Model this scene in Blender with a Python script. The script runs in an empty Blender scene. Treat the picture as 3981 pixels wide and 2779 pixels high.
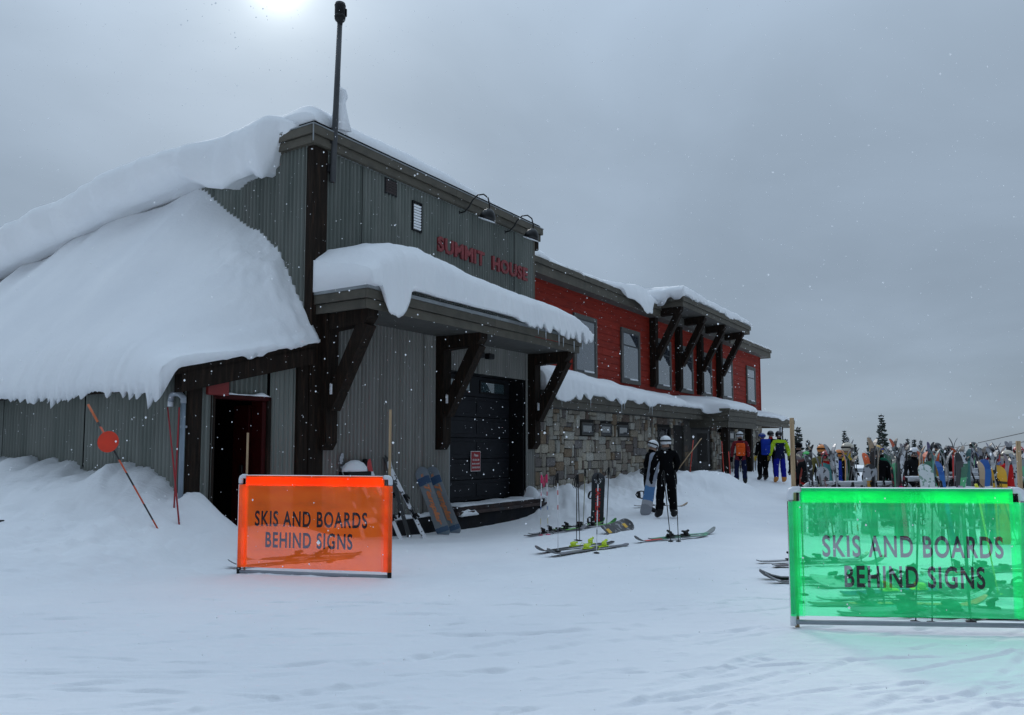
import bpy, bmesh, math, random
import numpy as np
from mathutils import Vector, Matrix, Euler
SC = bpy.context.scene
COL = SC.collection
R = math.radians
rnd = random.Random(11)

# ---------------------------------------------------------------- camera, sky, sun, exposure
CAM_H = 1.6
cam_d = bpy.data.cameras.new('camera')
cam = bpy.data.objects.new('camera', cam_d); COL.objects.link(cam)
cam.location = (0, 0, CAM_H)
cam.rotation_euler = (R(90 + 4.256), 0, 0)
cam_d.sensor_width = 36.0
cam_d.lens = 27.39
cam_d.shift_y = 0.0307
cam_d.clip_start = 0.05
cam_d.clip_end = 4000
SC.camera = cam

SUN_AZ, SUN_EL = R(-17.5), R(31.0)          # behind the clouds, ahead and to the left
sun_dir = Vector((math.sin(SUN_AZ) * math.cos(SUN_EL), math.cos(SUN_AZ) * math.cos(SUN_EL), math.sin(SUN_EL)))
world = bpy.data.worlds.new('World'); SC.world = world; world.use_nodes = True
wt = world.node_tree; wt.nodes.clear()
def wn(t, **k):
    n = wt.nodes.new(t)
    for a, b in k.items(): setattr(n, a, b)
    return n
def build_world():
    L = wt.links.new
    tc = wn('ShaderNodeTexCoord')
    sky = wn('ShaderNodeTexSky', sky_type='NISHITA', sun_disc=False)
    sky.sun_elevation = SUN_EL; sky.sun_rotation = SUN_AZ; sky.altitude = 2000; sky.dust_density = 1.0
    sky_s = wn('ShaderNodeMix', data_type='RGBA', blend_type='MULTIPLY'); sky_s.inputs['Factor'].default_value = 1
    L(sky.outputs[0], sky_s.inputs['A']); sky_s.inputs['B'].default_value = (0.1, 0.1, 0.1, 1)
    nrm = wn('ShaderNodeVectorMath', operation='NORMALIZE'); L(tc.outputs['Generated'], nrm.inputs[0])
    sep = wn('ShaderNodeSeparateXYZ'); L(nrm.outputs[0], sep.inputs[0])
    # cloud deck: project the direction on a flat ceiling, so streaks flatten towards the horizon
    zc = wn('ShaderNodeMath', operation='MAXIMUM'); L(sep.outputs['Z'], zc.inputs[0]); zc.inputs[1].default_value = 0.0
    za = wn('ShaderNodeMath', operation='ADD'); L(zc.outputs[0], za.inputs[0]); za.inputs[1].default_value = 0.22
    dv = wn('ShaderNodeVectorMath', operation='DIVIDE'); L(nrm.outputs[0], dv.inputs[0])
    cb = wn('ShaderNodeCombineXYZ'); L(za.outputs[0], cb.inputs[0]); L(za.outputs[0], cb.inputs[1]); cb.inputs[2].default_value = 1.0
    L(cb.outputs[0], dv.inputs[1])
    n1 = wn('ShaderNodeTexNoise'); n1.inputs['Scale'].default_value = 1.15; n1.inputs['Detail'].default_value = 6; n1.inputs['Roughness'].default_value = 0.5; n1.inputs['Distortion'].default_value = 0.35
    mp = wn('ShaderNodeMapping'); mp.inputs['Location'].default_value = (1.6, 0.35, 0.0); L(dv.outputs[0], mp.inputs[0]); L(mp.outputs[0], n1.inputs['Vector'])
    rp = wn('ShaderNodeValToRGB'); e = rp.color_ramp.elements
    e[0].position = 0.34; e[0].color = (0.254, 0.318, 0.392, 1)
    e[1].position = 0.68; e[1].color = (0.318, 0.397, 0.492, 1)
    L(n1.outputs[0], rp.inputs[0])
    # overcast sky grows brighter towards the zenith
    zp = wn('ShaderNodeMath', operation='POWER'); L(zc.outputs[0], zp.inputs[0]); zp.inputs[1].default_value = 2.2
    up = wn('ShaderNodeMath', operation='MULTIPLY_ADD'); L(zp.outputs[0], up.inputs[0]); up.inputs[1].default_value = 2.45; up.inputs[2].default_value = 0.95
    m1 = wn('ShaderNodeMix', data_type='RGBA', blend_type='MULTIPLY'); m1.inputs['Factor'].default_value = 1
    L(rp.outputs[0], m1.inputs['A']); L(up.outputs[0], m1.inputs['B'])
    # the sun shining through thin cloud; the side of the sky away from it is duller
    dt = wn('ShaderNodeVectorMath', operation='DOT_PRODUCT'); L(nrm.outputs[0], dt.inputs[0]); dt.inputs[1].default_value = sun_dir
    bk = wn('ShaderNodeMapRange', interpolation_type='SMOOTHSTEP'); L(dt.outputs['Value'], bk.inputs[0])
    bk.inputs[1].default_value = -0.8; bk.inputs[2].default_value = 0.75; bk.inputs[3].default_value = 0.30; bk.inputs[4].default_value = 1.04
    m1b = wn('ShaderNodeMix', data_type='RGBA', blend_type='MULTIPLY'); m1b.inputs['Factor'].default_value = 1
    L(m1.outputs['Result'], m1b.inputs['A']); L(bk.outputs[0], m1b.inputs['B'])
    def lobe(p, amp):
        mx = wn('ShaderNodeMath', operation='MAXIMUM'); L(dt.outputs['Value'], mx.inputs[0]); mx.inputs[1].default_value = 0
        pw = wn('ShaderNodeMath', operation='POWER'); L(mx.outputs[0], pw.inputs[0]); pw.inputs[1].default_value = p
        ml = wn('ShaderNodeMath', operation='MULTIPLY'); L(pw.outputs[0], ml.inputs[0]); ml.inputs[1].default_value = amp
        return ml
    a, b, c = lobe(2600, 1.3), lobe(330, 0.27), lobe(30, 0.12)
    ad = wn('ShaderNodeMath', operation='ADD'); L(a.outputs[0], ad.inputs[0]); L(b.outputs[0], ad.inputs[1])
    ad2 = wn('ShaderNodeMath', operation='ADD'); L(ad.outputs[0], ad2.inputs[0]); L(c.outputs[0], ad2.inputs[1])
    nm = wn('ShaderNodeMapRange'); L(n1.outputs[0], nm.inputs[0]); nm.inputs[1].default_value = .3; nm.inputs[2].default_value = .7; nm.inputs[3].default_value = .6; nm.inputs[4].default_value = 1.3
    gm = wn('ShaderNodeMath', operation='MULTIPLY'); L(ad2.outputs[0], gm.inputs[0]); L(nm.outputs[0], gm.inputs[1])
    gc = wn('ShaderNodeMix', data_type='RGBA', blend_type='MULTIPLY'); gc.inputs['Factor'].default_value = 1
    L(gm.outputs[0], gc.inputs['A']); gc.inputs['B'].default_value = (1.0, 1.03, 0.97, 1)
    s1 = wn('ShaderNodeMix', data_type='RGBA', blend_type='ADD'); s1.inputs['Factor'].default_value = 1
    L(m1b.outputs['Result'], s1.inputs['A']); L(gc.outputs['Result'], s1.inputs['B'])
    # a little of the clear sky above the deck leaks through
    fx = wn('ShaderNodeMix', data_type='RGBA', blend_type='MIX'); fx.inputs['Factor'].default_value = 0.06
    L(s1.outputs['Result'], fx.inputs['A']); L(sky_s.outputs['Result'], fx.inputs['B'])
    bg = wn('ShaderNodeBackground'); bg.inputs['Strength'].default_value = 1.0
    L(fx.outputs['Result'], bg.inputs[0])
    out = wn('ShaderNodeOutputWorld'); L(bg.outputs[0], out.inputs[0])
build_world()
sun_l = bpy.data.lights.new('sun', 'SUN'); sun_l.energy = 1.5; sun_l.angle = R(16); sun_l.color = (1.0, 0.97, 0.93)
sun = bpy.data.objects.new('sun', sun_l); COL.objects.link(sun)
sun.rotation_euler = (-sun_dir).to_track_quat('-Z', 'Y').to_euler()
SC.view_settings.view_transform = 'Standard'; SC.view_settings.look = 'None'
SC.view_settings.gamma = 1; SC.view_settings.exposure = 0.0; SC.view_settings.use_curve_mapping = False
SC.cycles.use_denoising = True
SC.cycles.max_bounces = 8; SC.cycles.transparent_max_bounces = 16
SC.render.film_transparent = False

# ---------------------------------------------------------------- helpers
def fnoise(x, y, seed=0):
    """vectorised 2-D value noise, -1..1"""
    x = np.asarray(x, float); y = np.asarray(y, float)
    xi = np.floor(x).astype(np.int64); yi = np.floor(y).astype(np.int64)
    xf = x - xi; yf = y - yi
    def h(a, b):
        n = (a * 374761393 + b * 668265263 + seed * 974634777) & 0xffffffff
        n = ((n ^ (n >> 13)) * 1274126177) & 0xffffffff
        return ((n ^ (n >> 16)) & 0xffff) / 32767.5 - 1.0
    u = xf * xf * (3 - 2 * xf); v = yf * yf * (3 - 2 * yf)
    a = h(xi, yi); b = h(xi + 1, yi); c = h(xi, yi + 1); d = h(xi + 1, yi + 1)
    return (a + (b - a) * u) * (1 - v) + (c + (d - c) * u) * v
def fbm(x, y, o=4, seed=0, g=0.5):
    s = 0; a = 1.0
    for i in range(o):
        s = s + a * fnoise(np.asarray(x) * 2 ** i, np.asarray(y) * 2 ** i, seed + i * 17); a *= g
    return s
def sstep(e0, e1, x):
    t = np.clip((np.asarray(x, float) - e0) / (e1 - e0), 0, 1); return t * t * (3 - 2 * t)

class MB:
    """collects polygons for ONE mesh"""
    def __init__(s): s.v = []; s.f = []; s.m = []
    def add(s, vs, fs, m=0):
        o = len(s.v); s.v += [tuple(p) for p in vs]
        for f in fs: s.f.append(tuple(i + o for i in f)); s.m.append(m)
        return s
    def box(s, c, d, b=0.0, m=0, rot=None):
        """centre c, full size d, chamfer b, optional 3x3/4x4 rotation about c"""
        h = [x / 2 for x in d]; b = min(b, min(h) * .45)
        vs = []; fs = []
        if b <= 0:
            for sx in (-1, 1):
                for sy in (-1, 1):
                    for sz in (-1, 1): vs.append(Vector((sx * h[0], sy * h[1], sz * h[2])))
            fs = [(0, 1, 3, 2), (4, 6, 7, 5), (0, 4, 5, 1), (2, 3, 7, 6), (0, 2, 6, 4), (1, 5, 7, 3)]
        else:
            idx = {}
            for sx in (-1, 1):
                for sy in (-1, 1):
                    for sz in (-1, 1):
                        sg = (sx, sy, sz)
                        for ax in range(3):
                            idx[sg, ax] = len(vs)
                            vs.append(Vector([sg[k] * (h[k] if k == ax else h[k] - b) for k in range(3)]))
            for ax in range(3):
                p, q = [k for k in range(3) if k != ax]
                for sg0 in (-1, 1):
                    ring = []
                    for (a1, a2) in ((-1, -1), (1, -1), (1, 1), (-1, 1)):
                        g = [0, 0, 0]; g[ax] = sg0; g[p] = a1; g[q] = a2; ring.append(idx[tuple(g), ax])
                    fs.append(tuple(ring))
                for a1 in (-1, 1):
                    for a2 in (-1, 1):
                        r = []
                        for e, axx in ((-1, p), (-1, q), (1, q), (1, p)):
                            g = [0, 0, 0]; g[ax] = e; g[p] = a1; g[q] = a2; r.append(idx[tuple(g), axx])
                        fs.append(tuple(r))
            for sx in (-1, 1):
                for sy in (-1, 1):
                    for sz in (-1, 1): fs.append(tuple(idx[(sx, sy, sz), k] for k in range(3)))
            out = []
            for f in fs:
                n = (vs[f[1]] - vs[f[0]]).cross(vs[f[2]] - vs[f[0]]); c0 = sum((vs[i] for i in f), Vector())
                out.append(f if n.dot(c0) > 0 else tuple(reversed(f)))
            fs = out
        if rot is not None: vs = [rot @ p for p in vs]
        c = Vector(c)
        return s.add([p + c for p in vs], fs, m)
    def tube(s, pts, r, n=8, m=0, cap=True):
        pts = [Vector(p) for p in pts]; rs = r if isinstance(r, (list, tuple)) else [r] * len(pts)
        vs = []; fs = []; prev = None
        for i, p in enumerate(pts):
            t = (pts[min(i + 1, len(pts) - 1)] - pts[max(i - 1, 0)]).normalized()
            if prev is None:
                a = Vector((0, 0, 1)) if abs(t.z) < .9 else Vector((1, 0, 0)); x = t.cross(a).normalized()
            else: x = (prev - t * prev.dot(t)).normalized()
            prev = x; y = t.cross(x)
            for k in range(n):
                a = 2 * math.pi * k / n; vs.append(p + (x * math.cos(a) + y * math.sin(a)) * rs[i])
        for i in range(len(pts) - 1):
            for k in range(n):
                k2 = (k + 1) % n; fs.append((i * n + k, i * n + k2, (i + 1) * n + k2, (i + 1) * n + k))
        if cap:
            fs.append(tuple(reversed(range(n)))); fs.append(tuple((len(pts) - 1) * n + k for k in range(n)))
        return s.add(vs, fs, m)
    def lathe(s, prof, n=16, m=0, mat=None, sx=1, sy=1):
        vs = []; fs = []
        for (r, z) in prof:
            for k in range(n):
                a = 2 * math.pi * k / n; vs.append(Vector((r * math.cos(a) * sx, r * math.sin(a) * sy, z)))
        for i in range(len(prof) - 1):
            for k in range(n):
                k2 = (k + 1) % n; fs.append((i * n + k, i * n + k2, (i + 1) * n + k2, (i + 1) * n + k))
        if prof[0][0] > 1e-4: fs.append(tuple(reversed(range(n))))
        if prof[-1][0] > 1e-4: fs.append(tuple((len(prof) - 1) * n + k for k in range(n)))
        if mat is not None: vs = [mat @ p for p in vs]
        return s.add(vs, fs, m)
    def prism(s, poly, ax, a0, a1, m=0):
        """2-D polygon (list of pairs) in the plane normal to axis ax, extruded a0..a1"""
        def mk(p, a):
            q = [0, 0, 0]; o = [k for k in range(3) if k != ax]; q[o[0]] = p[0]; q[o[1]] = p[1]; q[ax] = a; return q
        n = len(poly); vs = [mk(p, a0) for p in poly] + [mk(p, a1) for p in poly]
        fs = [tuple(range(n)), tuple(reversed(range(n, 2 * n)))] + [(i, i + n, (i + 1) % n + n, (i + 1) % n) for i in range(n)]
        return s.add(vs, fs, m)
    def grid(s, P, m=0, flip=False):
        n, k = P.shape[:2]; fs = []
        for i in range(n - 1):
            for j in range(k - 1):
                f = (i * k + j, (i + 1) * k + j, (i + 1) * k + j + 1, i * k + j + 1); fs.append(f[::-1] if flip else f)
        return s.add(P.reshape(-1, 3).tolist(), fs, m)
    def mesh(s, name, mats=(), smooth=False, fix=True):
        me = bpy.data.meshes.new(name); me.from_pydata(s.v, [], s.f)
        for x in (mats if isinstance(mats, (list, tuple)) else [mats]): me.materials.append(x)
        if any(s.m): me.polygons.foreach_set('material_index', s.m)
        if fix:
            bm = bmesh.new(); bm.from_mesh(me); bmesh.ops.recalc_face_normals(bm, faces=bm.faces); bm.to_mesh(me); bm.free()
        if smooth: me.polygons.foreach_set('use_smooth', [True] * len(me.polygons))
        me.update(); return me
    def build(s, name, mats, parent=None, smooth=False, loc=None, rot=None, fix=True):
        return link(name, s.mesh(name, mats, smooth, fix), parent, loc, rot)

def link(name, data, parent=None, loc=None, rot=None):
    o = bpy.data.objects.new(name, data); COL.objects.link(o)
    if parent is not None: o.parent = parent
    if loc is not None: o.location = loc
    if rot is not None: o.rotation_euler = rot
    return o
def tag(o, label=None, cat=None, group=None, kind=None):
    if label: o['label'] = label
    if cat: o['category'] = cat
    if group: o['group'] = group
    if kind: o['kind'] = kind
    return o
def thing(name, label, cat, loc=(0, 0, 0), rot=(0, 0, 0), group=None):
    o = link(name, None, None, loc, rot); o.empty_display_size = .2
    return tag(o, label, cat, group)
def smooth_by_angle(me, ang=40):
    bm = bmesh.new(); bm.from_mesh(me); a = R(ang)
    for f in bm.faces: f.smooth = True
    for e in bm.edges:
        if len(e.link_faces) == 2 and e.calc_face_angle(0) > a: e.smooth = False
    bm.to_mesh(me); bm.free()

# ---------------------------------------------------------------- materials
MATS = {}
def mat(name, col, rough=.6, var=.12, scale=8.0, bump=0.0, bscale=40.0, metal=0.0, spec=.5, col2=None, c2lo=.5, c2hi=.7, c2scale=3.0, stretch=(1, 1, 1), coat=0.0, objrand=0.0):
    if name in MATS: return MATS[name]
    m = bpy.data.materials.new(name); m.use_nodes = True; MATS[name] = m
    nt = m.node_tree; N = nt.nodes; L = nt.links.new; p = N['Principled BSDF']
    p.inputs['Roughness'].default_value = rough; p.inputs['Metallic'].default_value = metal
    p.inputs['Specular IOR Level'].default_value = spec
    if coat: p.inputs['Coat Weight'].default_value = coat; p.inputs['Coat Roughness'].default_value = .15
    tc = N.new('ShaderNodeTexCoord'); mp = N.new('ShaderNodeMapping'); mp.inputs['Scale'].default_value = stretch
    L(tc.outputs['Object'], mp.inputs[0])
    nz = N.new('ShaderNodeTexNoise'); nz.inputs['Scale'].default_value = scale; nz.inputs['Detail'].default_value = 5
    L(mp.outputs[0], nz.inputs['Vector'])
    mr = N.new('ShaderNodeMapRange'); mr.inputs[1].default_value = .3; mr.inputs[2].default_value = .7
    mr.inputs[3].default_value = 1 - var; mr.inputs[4].default_value = 1 + var; L(nz.outputs[0], mr.inputs[0])
    base = N.new('ShaderNodeRGB'); base.outputs[0].default_value = (*col, 1); src = base.outputs[0]
    if col2 is not None:
        n2 = N.new('ShaderNodeTexNoise'); n2.inputs['Scale'].default_value = c2scale; n2.inputs['Detail'].default_value = 6
        L(mp.outputs[0], n2.inputs['Vector'])
        m2 = N.new('ShaderNodeMapRange'); m2.inputs[1].default_value = c2lo; m2.inputs[2].default_value = c2hi; L(n2.outputs[0], m2.inputs[0])
        mx = N.new('ShaderNodeMix'); mx.data_type = 'RGBA'; L(m2.outputs[0], mx.inputs['Factor']); L(src, mx.inputs['A']); mx.inputs['B'].default_value = (*col2, 1)
        src = mx.outputs['Result']
    if objrand:
        oi = N.new('ShaderNodeObjectInfo'); orr = N.new('ShaderNodeMapRange'); orr.inputs[3].default_value = 1 - objrand; orr.inputs[4].default_value = 1 + objrand
        L(oi.outputs['Random'], orr.inputs[0]); mo = N.new('ShaderNodeMath'); mo.operation = 'MULTIPLY'; L(orr.outputs[0], mo.inputs[0]); L(mr.outputs[0], mo.inputs[1]); vout = mo.outputs[0]
    else: vout = mr.outputs[0]
    ml = N.new('ShaderNodeMix'); ml.data_type = 'RGBA'; ml.blend_type = 'MULTIPLY'; ml.inputs['Factor'].default_value = 1
    L(src, ml.inputs['A']); L(vout, ml.inputs['B']); L(ml.outputs['Result'], p.inputs['Base Color'])
    if bump:
        nb = N.new('ShaderNodeTexNoise'); nb.inputs['Scale'].default_value = bscale; nb.inputs['Detail'].default_value = 4; L(mp.outputs[0], nb.inputs['Vector'])
        bp = N.new('ShaderNodeBump'); bp.inputs['Strength'].default_value = bump; bp.inputs['Distance'].default_value = .02
        L(nb.outputs[0], bp.inputs['Height']); L(bp.outputs[0], p.inputs['Normal'])
    return m

def snow_mat(name, streaks=False):
    m = bpy.data.materials.new(name); m.use_nodes = True; nt = m.node_tree; N = nt.nodes; L = nt.links.new; p = N['Principled BSDF']
    p.inputs['Roughness'].default_value = .75; p.inputs['Specular IOR Level'].default_value = .25
    tc = N.new('ShaderNodeTexCoord')
    nz = N.new('ShaderNodeTexNoise'); nz.inputs['Scale'].default_value = .8; nz.inputs['Detail'].default_value = 6; L(tc.outputs['Object'], nz.inputs['Vector'])
    rp = N.new('ShaderNodeValToRGB'); e = rp.color_ramp.elements
    e[0].position = .3; e[0].color = (.83, .85, .88, 1); e[1].position = .7; e[1].color = (.89, .905, .925, 1)
    L(nz.outputs[0], rp.inputs[0]); L(rp.outputs[0], p.inputs['Base Color'])
    n1 = N.new('ShaderNodeTexNoise'); n1.inputs['Scale'].default_value = 9; n1.inputs['Detail'].default_value = 8; n1.inputs['Roughness'].default_value = .6
    L(tc.outputs['Object'], n1.inputs['Vector'])
    b1 = N.new('ShaderNodeBump'); b1.inputs['Strength'].default_value = .35; b1.inputs['Distance'].default_value = .03; L(n1.outputs[0], b1.inputs['Height'])
    last = b1
    if streaks:
        mp = N.new('ShaderNodeMapping'); mp.inputs['Rotation'].default_value = (0, 0, R(-9)); mp.inputs['Scale'].default_value = (1.1, 9, 1); L(tc.outputs['Object'], mp.inputs[0])
        n2 = N.new('ShaderNodeTexNoise'); n2.inputs['Scale'].default_value = 1.1; n2.inputs['Detail'].default_value = 7; n2.inputs['Roughness'].default_value = .62; n2.inputs['Distortion'].default_value = .4; L(mp.outputs[0], n2.inputs['Vector'])
        b2 = N.new('ShaderNodeBump'); b2.inputs['Strength'].default_value = .35; b2.inputs['Distance'].default_value = .06; L(n2.outputs[0], b2.inputs['Height']); L(b1.outputs[0], b2.inputs['Normal']); last = b2
    L(last.outputs[0], p.inputs['Normal'])
    return m
M_SNOW = snow_mat('snow'); M_GROUND = snow_mat('packed_snow', True)
M_TIMBER = mat('dark_timber', (.018, .013, .010), .8, .3, 3, .3, 30, stretch=(6, 6, .6), col2=(.036, .022, .015), c2scale=4, spec=.12)
M_FASCIA = mat('grey_fascia', (.094, .084, .064), .75, .15, 4, .25, 60, col2=(.072, .066, .052), objrand=.10)
M_SOFFIT = mat('soffit_boards', (.085, .082, .074), .75, .15, 4, .2, 40)
M_CORR = mat('corrugated_steel', (.185, .198, .180), .45, .10, 1.2, 0, 40, metal=.35, col2=(.140, .158, .142), c2lo=.42, c2hi=.62, c2scale=.9, stretch=(3.5, 3.5, .5), objrand=.13)
M_CORR_LOW = mat('corrugated_steel_rusty', (.232, .230, .215), .5, .10, 1.4, 0, 40, metal=.3, col2=(.185, .182, .168), c2lo=.4, c2hi=.65, c2scale=1.0, stretch=(3.5, 3.5, .4), objrand=.13)
M_FLASH = mat('steel_flashing', (.30, .32, .33), .45, .15, 5, metal=.5)
M_RED = mat('red_siding', (.285, .026, .014), .7, .18, 3, .3, 50, stretch=(.6, 1, 5), objrand=.10, col2=(.21, .018, .011), c2scale=2, spec=.2)
M_REDPAINT = mat('red_paint', (.20, .012, .010), .5, .15, 5)
M_REDDARK = mat('oxblood_door', (.036, .002, .002), .6, .2, 5, spec=.15)
M_LETTER = mat('letter_red', (.24, .035, .040), .6, .25, 20, .2, 80, col2=(.16, .03, .03), c2scale=9)
M_FRAME = mat('window_frame', (.085, .082, .074), .6, .12, 6)
M_SASH = mat('window_sash', (.035, .038, .042), .5, .1, 6)
M_BLACK = mat('black_plastic', (.008, .008, .009), .5, .2, 10, spec=.25)
M_BLACKM = mat('black_metal', (.014, .014, .015), .4, .2, 10, metal=.4)
M_DOOR = mat('garage_panel', (.014, .015, .019), .6, .2, 3, .15, 30, spec=.2)
M_DARK = mat('interior_dark', (.004, .004, .005), .95, .1, 4, spec=.05)
M_CONC = mat('foundation', (.018, .018, .020), .9, .3, 3, .5, 18, col2=(.012, .014, .02), c2scale=2, spec=.15)
M_DECK = mat('rusty_deck_edge', (.05, .03, .026), .8, .35, 4, .5, 20, col2=(.03, .03, .035), c2scale=3)
M_PVC = mat('grey_pvc', (.30, .33, .37), .4, .1, 6)
M_PVCW = mat('white_pvc', (.74, .76, .80), .35, .05, 6)
M_PIPE = mat('blue_grey_pipe', (.24, .30, .36), .45, .12, 4)
M_STAKE = mat('raw_wood', (.42, .29, .17), .8, .2, 6, .3, 40, stretch=(10, 10, .8), col2=(.34, .22, .12), c2scale=5)
M_STEEL = mat('galvanised', (.46, .48, .50), .42, .15, 8, metal=.45)
M_WHITE = mat('white_print', (.75, .75, .75), .5, .05, 8)
M_ICE = mat('icicle_ice', (.72, .78, .84), .2, .05, 8)
def glass(name, col, rough=.03, ior=1.9):
    m = mat(name, col, rough, .05, 2); p = m.node_tree.nodes['Principled BSDF']; p.inputs['IOR'].default_value = ior
    p.inputs['Coat Weight'].default_value = 1.0; p.inputs['Coat Roughness'].default_value = .02; p.inputs['Coat IOR'].default_value = 1.8; return m
M_GLASS = glass('window_glass', (.05, .06, .075))
M_GLASSD = glass('small_glass', (.03, .04, .05))
M_GLASSG = glass('door_glass', (.05, .08, .09))
def stone_mat():
    m = bpy.data.materials.new('field_stone'); m.use_nodes = True; N = m.node_tree.nodes; L = m.node_tree.links.new; p = N['Principled BSDF']
    p.inputs['Roughness'].default_value = .85
    oi = N.new('ShaderNodeObjectInfo'); ge = N.new('ShaderNodeNewGeometry'); ad = N.new('ShaderNodeMath'); ad.operation = 'ADD'
    L(oi.outputs['Random'], ad.inputs[0]); L(ge.outputs['Random Per Island'], ad.inputs[1])
    fr = N.new('ShaderNodeMath'); fr.operation = 'FRACT'; L(ad.outputs[0], fr.inputs[0])
    rp = N.new('ShaderNodeValToRGB'); rp.color_ramp.interpolation = 'CONSTANT'
    K14 = 1.35
    cols = [(.19, .17, .145), (.30, .28, .25), (.12, .105, .10), (.24, .205, .16), (.27, .265, .245), (.17, .125, .085), (.36, .35, .32), (.145, .135, .135), (.22, .20, .17), (.115, .085, .07), (.33, .30, .25), (.26, .24, .21)]
    cols = [(a * K14, b * K14 * .98, c * K14 * .93) for a, b, c in cols]
    e = rp.color_ramp.elements; e[0].color = (*cols[0], 1); e[1].position = 1 / 12; e[1].color = (*cols[1], 1)
    for i in range(2, 12): k = e.new(i / 12); k.color = (*cols[i], 1)
    L(fr.outputs[0], rp.inputs[0])
    tc = N.new('ShaderNodeTexCoord'); nz = N.new('ShaderNodeTexNoise'); nz.inputs['Scale'].default_value = 7; nz.inputs['Detail'].default_value = 7; L(tc.outputs['Object'], nz.inputs['Vector'])
    mr = N.new('ShaderNodeMapRange'); mr.inputs[1].default_value = .3; mr.inputs[2].default_value = .7; mr.inputs[3].default_value = .65; mr.inputs[4].default_value = 1.25; L(nz.outputs[0], mr.inputs[0])
    ml = N.new('ShaderNodeMix'); ml.data_type = 'RGBA'; ml.blend_type = 'MULTIPLY'; ml.inputs['Factor'].default_value = 1
    L(rp.outputs[0], ml.inputs['A']); L(mr.outputs[0], ml.inputs['B']); L(ml.outputs['Result'], p.inputs['Base Color'])
    bp = N.new('ShaderNodeBump'); bp.inputs['Strength'].default_value = .7; bp.inputs['Distance'].default_value = .02; L(nz.outputs[0], bp.inputs['Height']); L(bp.outputs[0], p.inputs['Normal'])
    return m
M_STONE = stone_mat()
M_MORTAR = mat('mortar', (.035, .032, .030), .95, .2, 6, .3, 30)

# ---------------------------------------------------------------- building frame and terrain
BO = Vector((-3.59, 13.74, 0.0)); BANG = R(90 - 32.592)
BU = Vector((math.cos(BANG), math.sin(BANG), 0)); BV = Vector((-math.sin(BANG), math.cos(BANG), 0))
def bw(a, b, z=0): return BO + BU * a + BV * b + Vector((0, 0, z))
def bl(X, Y):
    dx = np.asarray(X, float) - BO.x; dy = np.asarray(Y, float) - BO.y
    return dx * BU.x + dy * BU.y, dx * BV.x + dy * BV.y
def terrain(X, Y):
    X = np.asarray(X, float); Y = np.asarray(Y, float); a, b = bl(X, Y)
    T = np.zeros_like(X)
    T = T - .22 * np.exp(-((a - 4.2) / 3.6) ** 2 - ((b + .8) / 2.0) ** 2)
    T = T + .42 * sstep(9, 17, a) * sstep(-5.5, -.5, b) + .16 * sstep(14, 22, a)
    # bank ploughed against the stone wall
    hb = np.interp(a, [7.2, 8.0, 9.0, 10.5, 12.5, 14.5, 16, 17.5, 19, 24, 30], [.0, .25, .42, .33, .36, .36, .40, .30, .05, 0, 0])
    T = T + hb * np.exp(-(np.clip(.4 - b, 0, 50) / 1.5) ** 2) * (1 + .25 * fbm(X * 1.3, Y * 1.3, 3, 5))
    T = T + .28 * np.exp(-((a - 8.6) / 1.0) ** 2 - ((b + .6) / 1.1) ** 2)
    # mound before the entrance
    mx, my = (X - 6.35) / 1.25, (Y - 24.6) / 1.15; rr = mx * mx + my * my
    T = T + .66 * np.exp(-rr ** 1.4 * .8)
    mx, my = (X - 5.2) / 1.1, (Y - 23.5) / 1.2; T = T + .30 * np.exp(-(mx * mx + my * my))
    # berm along the left wall of the lean-to
    d = np.clip(-2.3 - a, -1, 60)
    bh = np.interp(b, [-1.7, -1.2, -.1, .4, 1.3, 1.8, 3.2, 4.5, 6, 14], [.0, .10, .78, .95, 1.22, 1.10, 1.14, 1.30, 1.35, 1.3])
    fall = np.where(d > 0, np.exp(-(d / 2.3) ** 1.6), np.exp(-(d / .45) ** 2))
    T = T + bh * fall * (1 + .10 * fbm(X * .9, Y * .9, 4, 9))
    T = T + .36 * np.exp(-((a + 1.0) / 1.2) ** 2 - ((b + .2) / 1.0) ** 2)
    T = T + .16 * sstep(-4.8, -9.5, X) * sstep(7, 12, Y)
    # level snow field, then the summit falls away
    T = T - .13 * sstep(4.5, 6, X) * sstep(12.5, 14.5, Y) * sstep(29, 25, Y)
    T = T + .75 * np.exp(-((X - 13.2) / 3.0) ** 2 - ((Y - 41) / 2.2) ** 2)
    rr = np.hypot(X, Y); far = np.clip(Y - 44, 0, None) + 1.0 * np.clip(X - 26, 0, None) + .8 * np.clip(-X - 24, 0, None)
    T = T - .0016 * np.clip(far, 0, 60) ** 2 - .13 * np.clip(far - 40, 0, None)
    T = T + .025 * fbm(X * .35, Y * .35, 3, 2) * sstep(2, 6, rr)
    return T
def gz(x, y): return float(terrain(x, y))
F_PX = 1747.0
def gpt(px, depth, dz=0.0):
    """a spot on the snow at sideways slope px (image columns of a 2296 wide frame) and depth metres ahead"""
    x = (px - 1148.0) / F_PX * depth / 1.0
    return Vector((x, depth, gz(x, depth) + dz))
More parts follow.
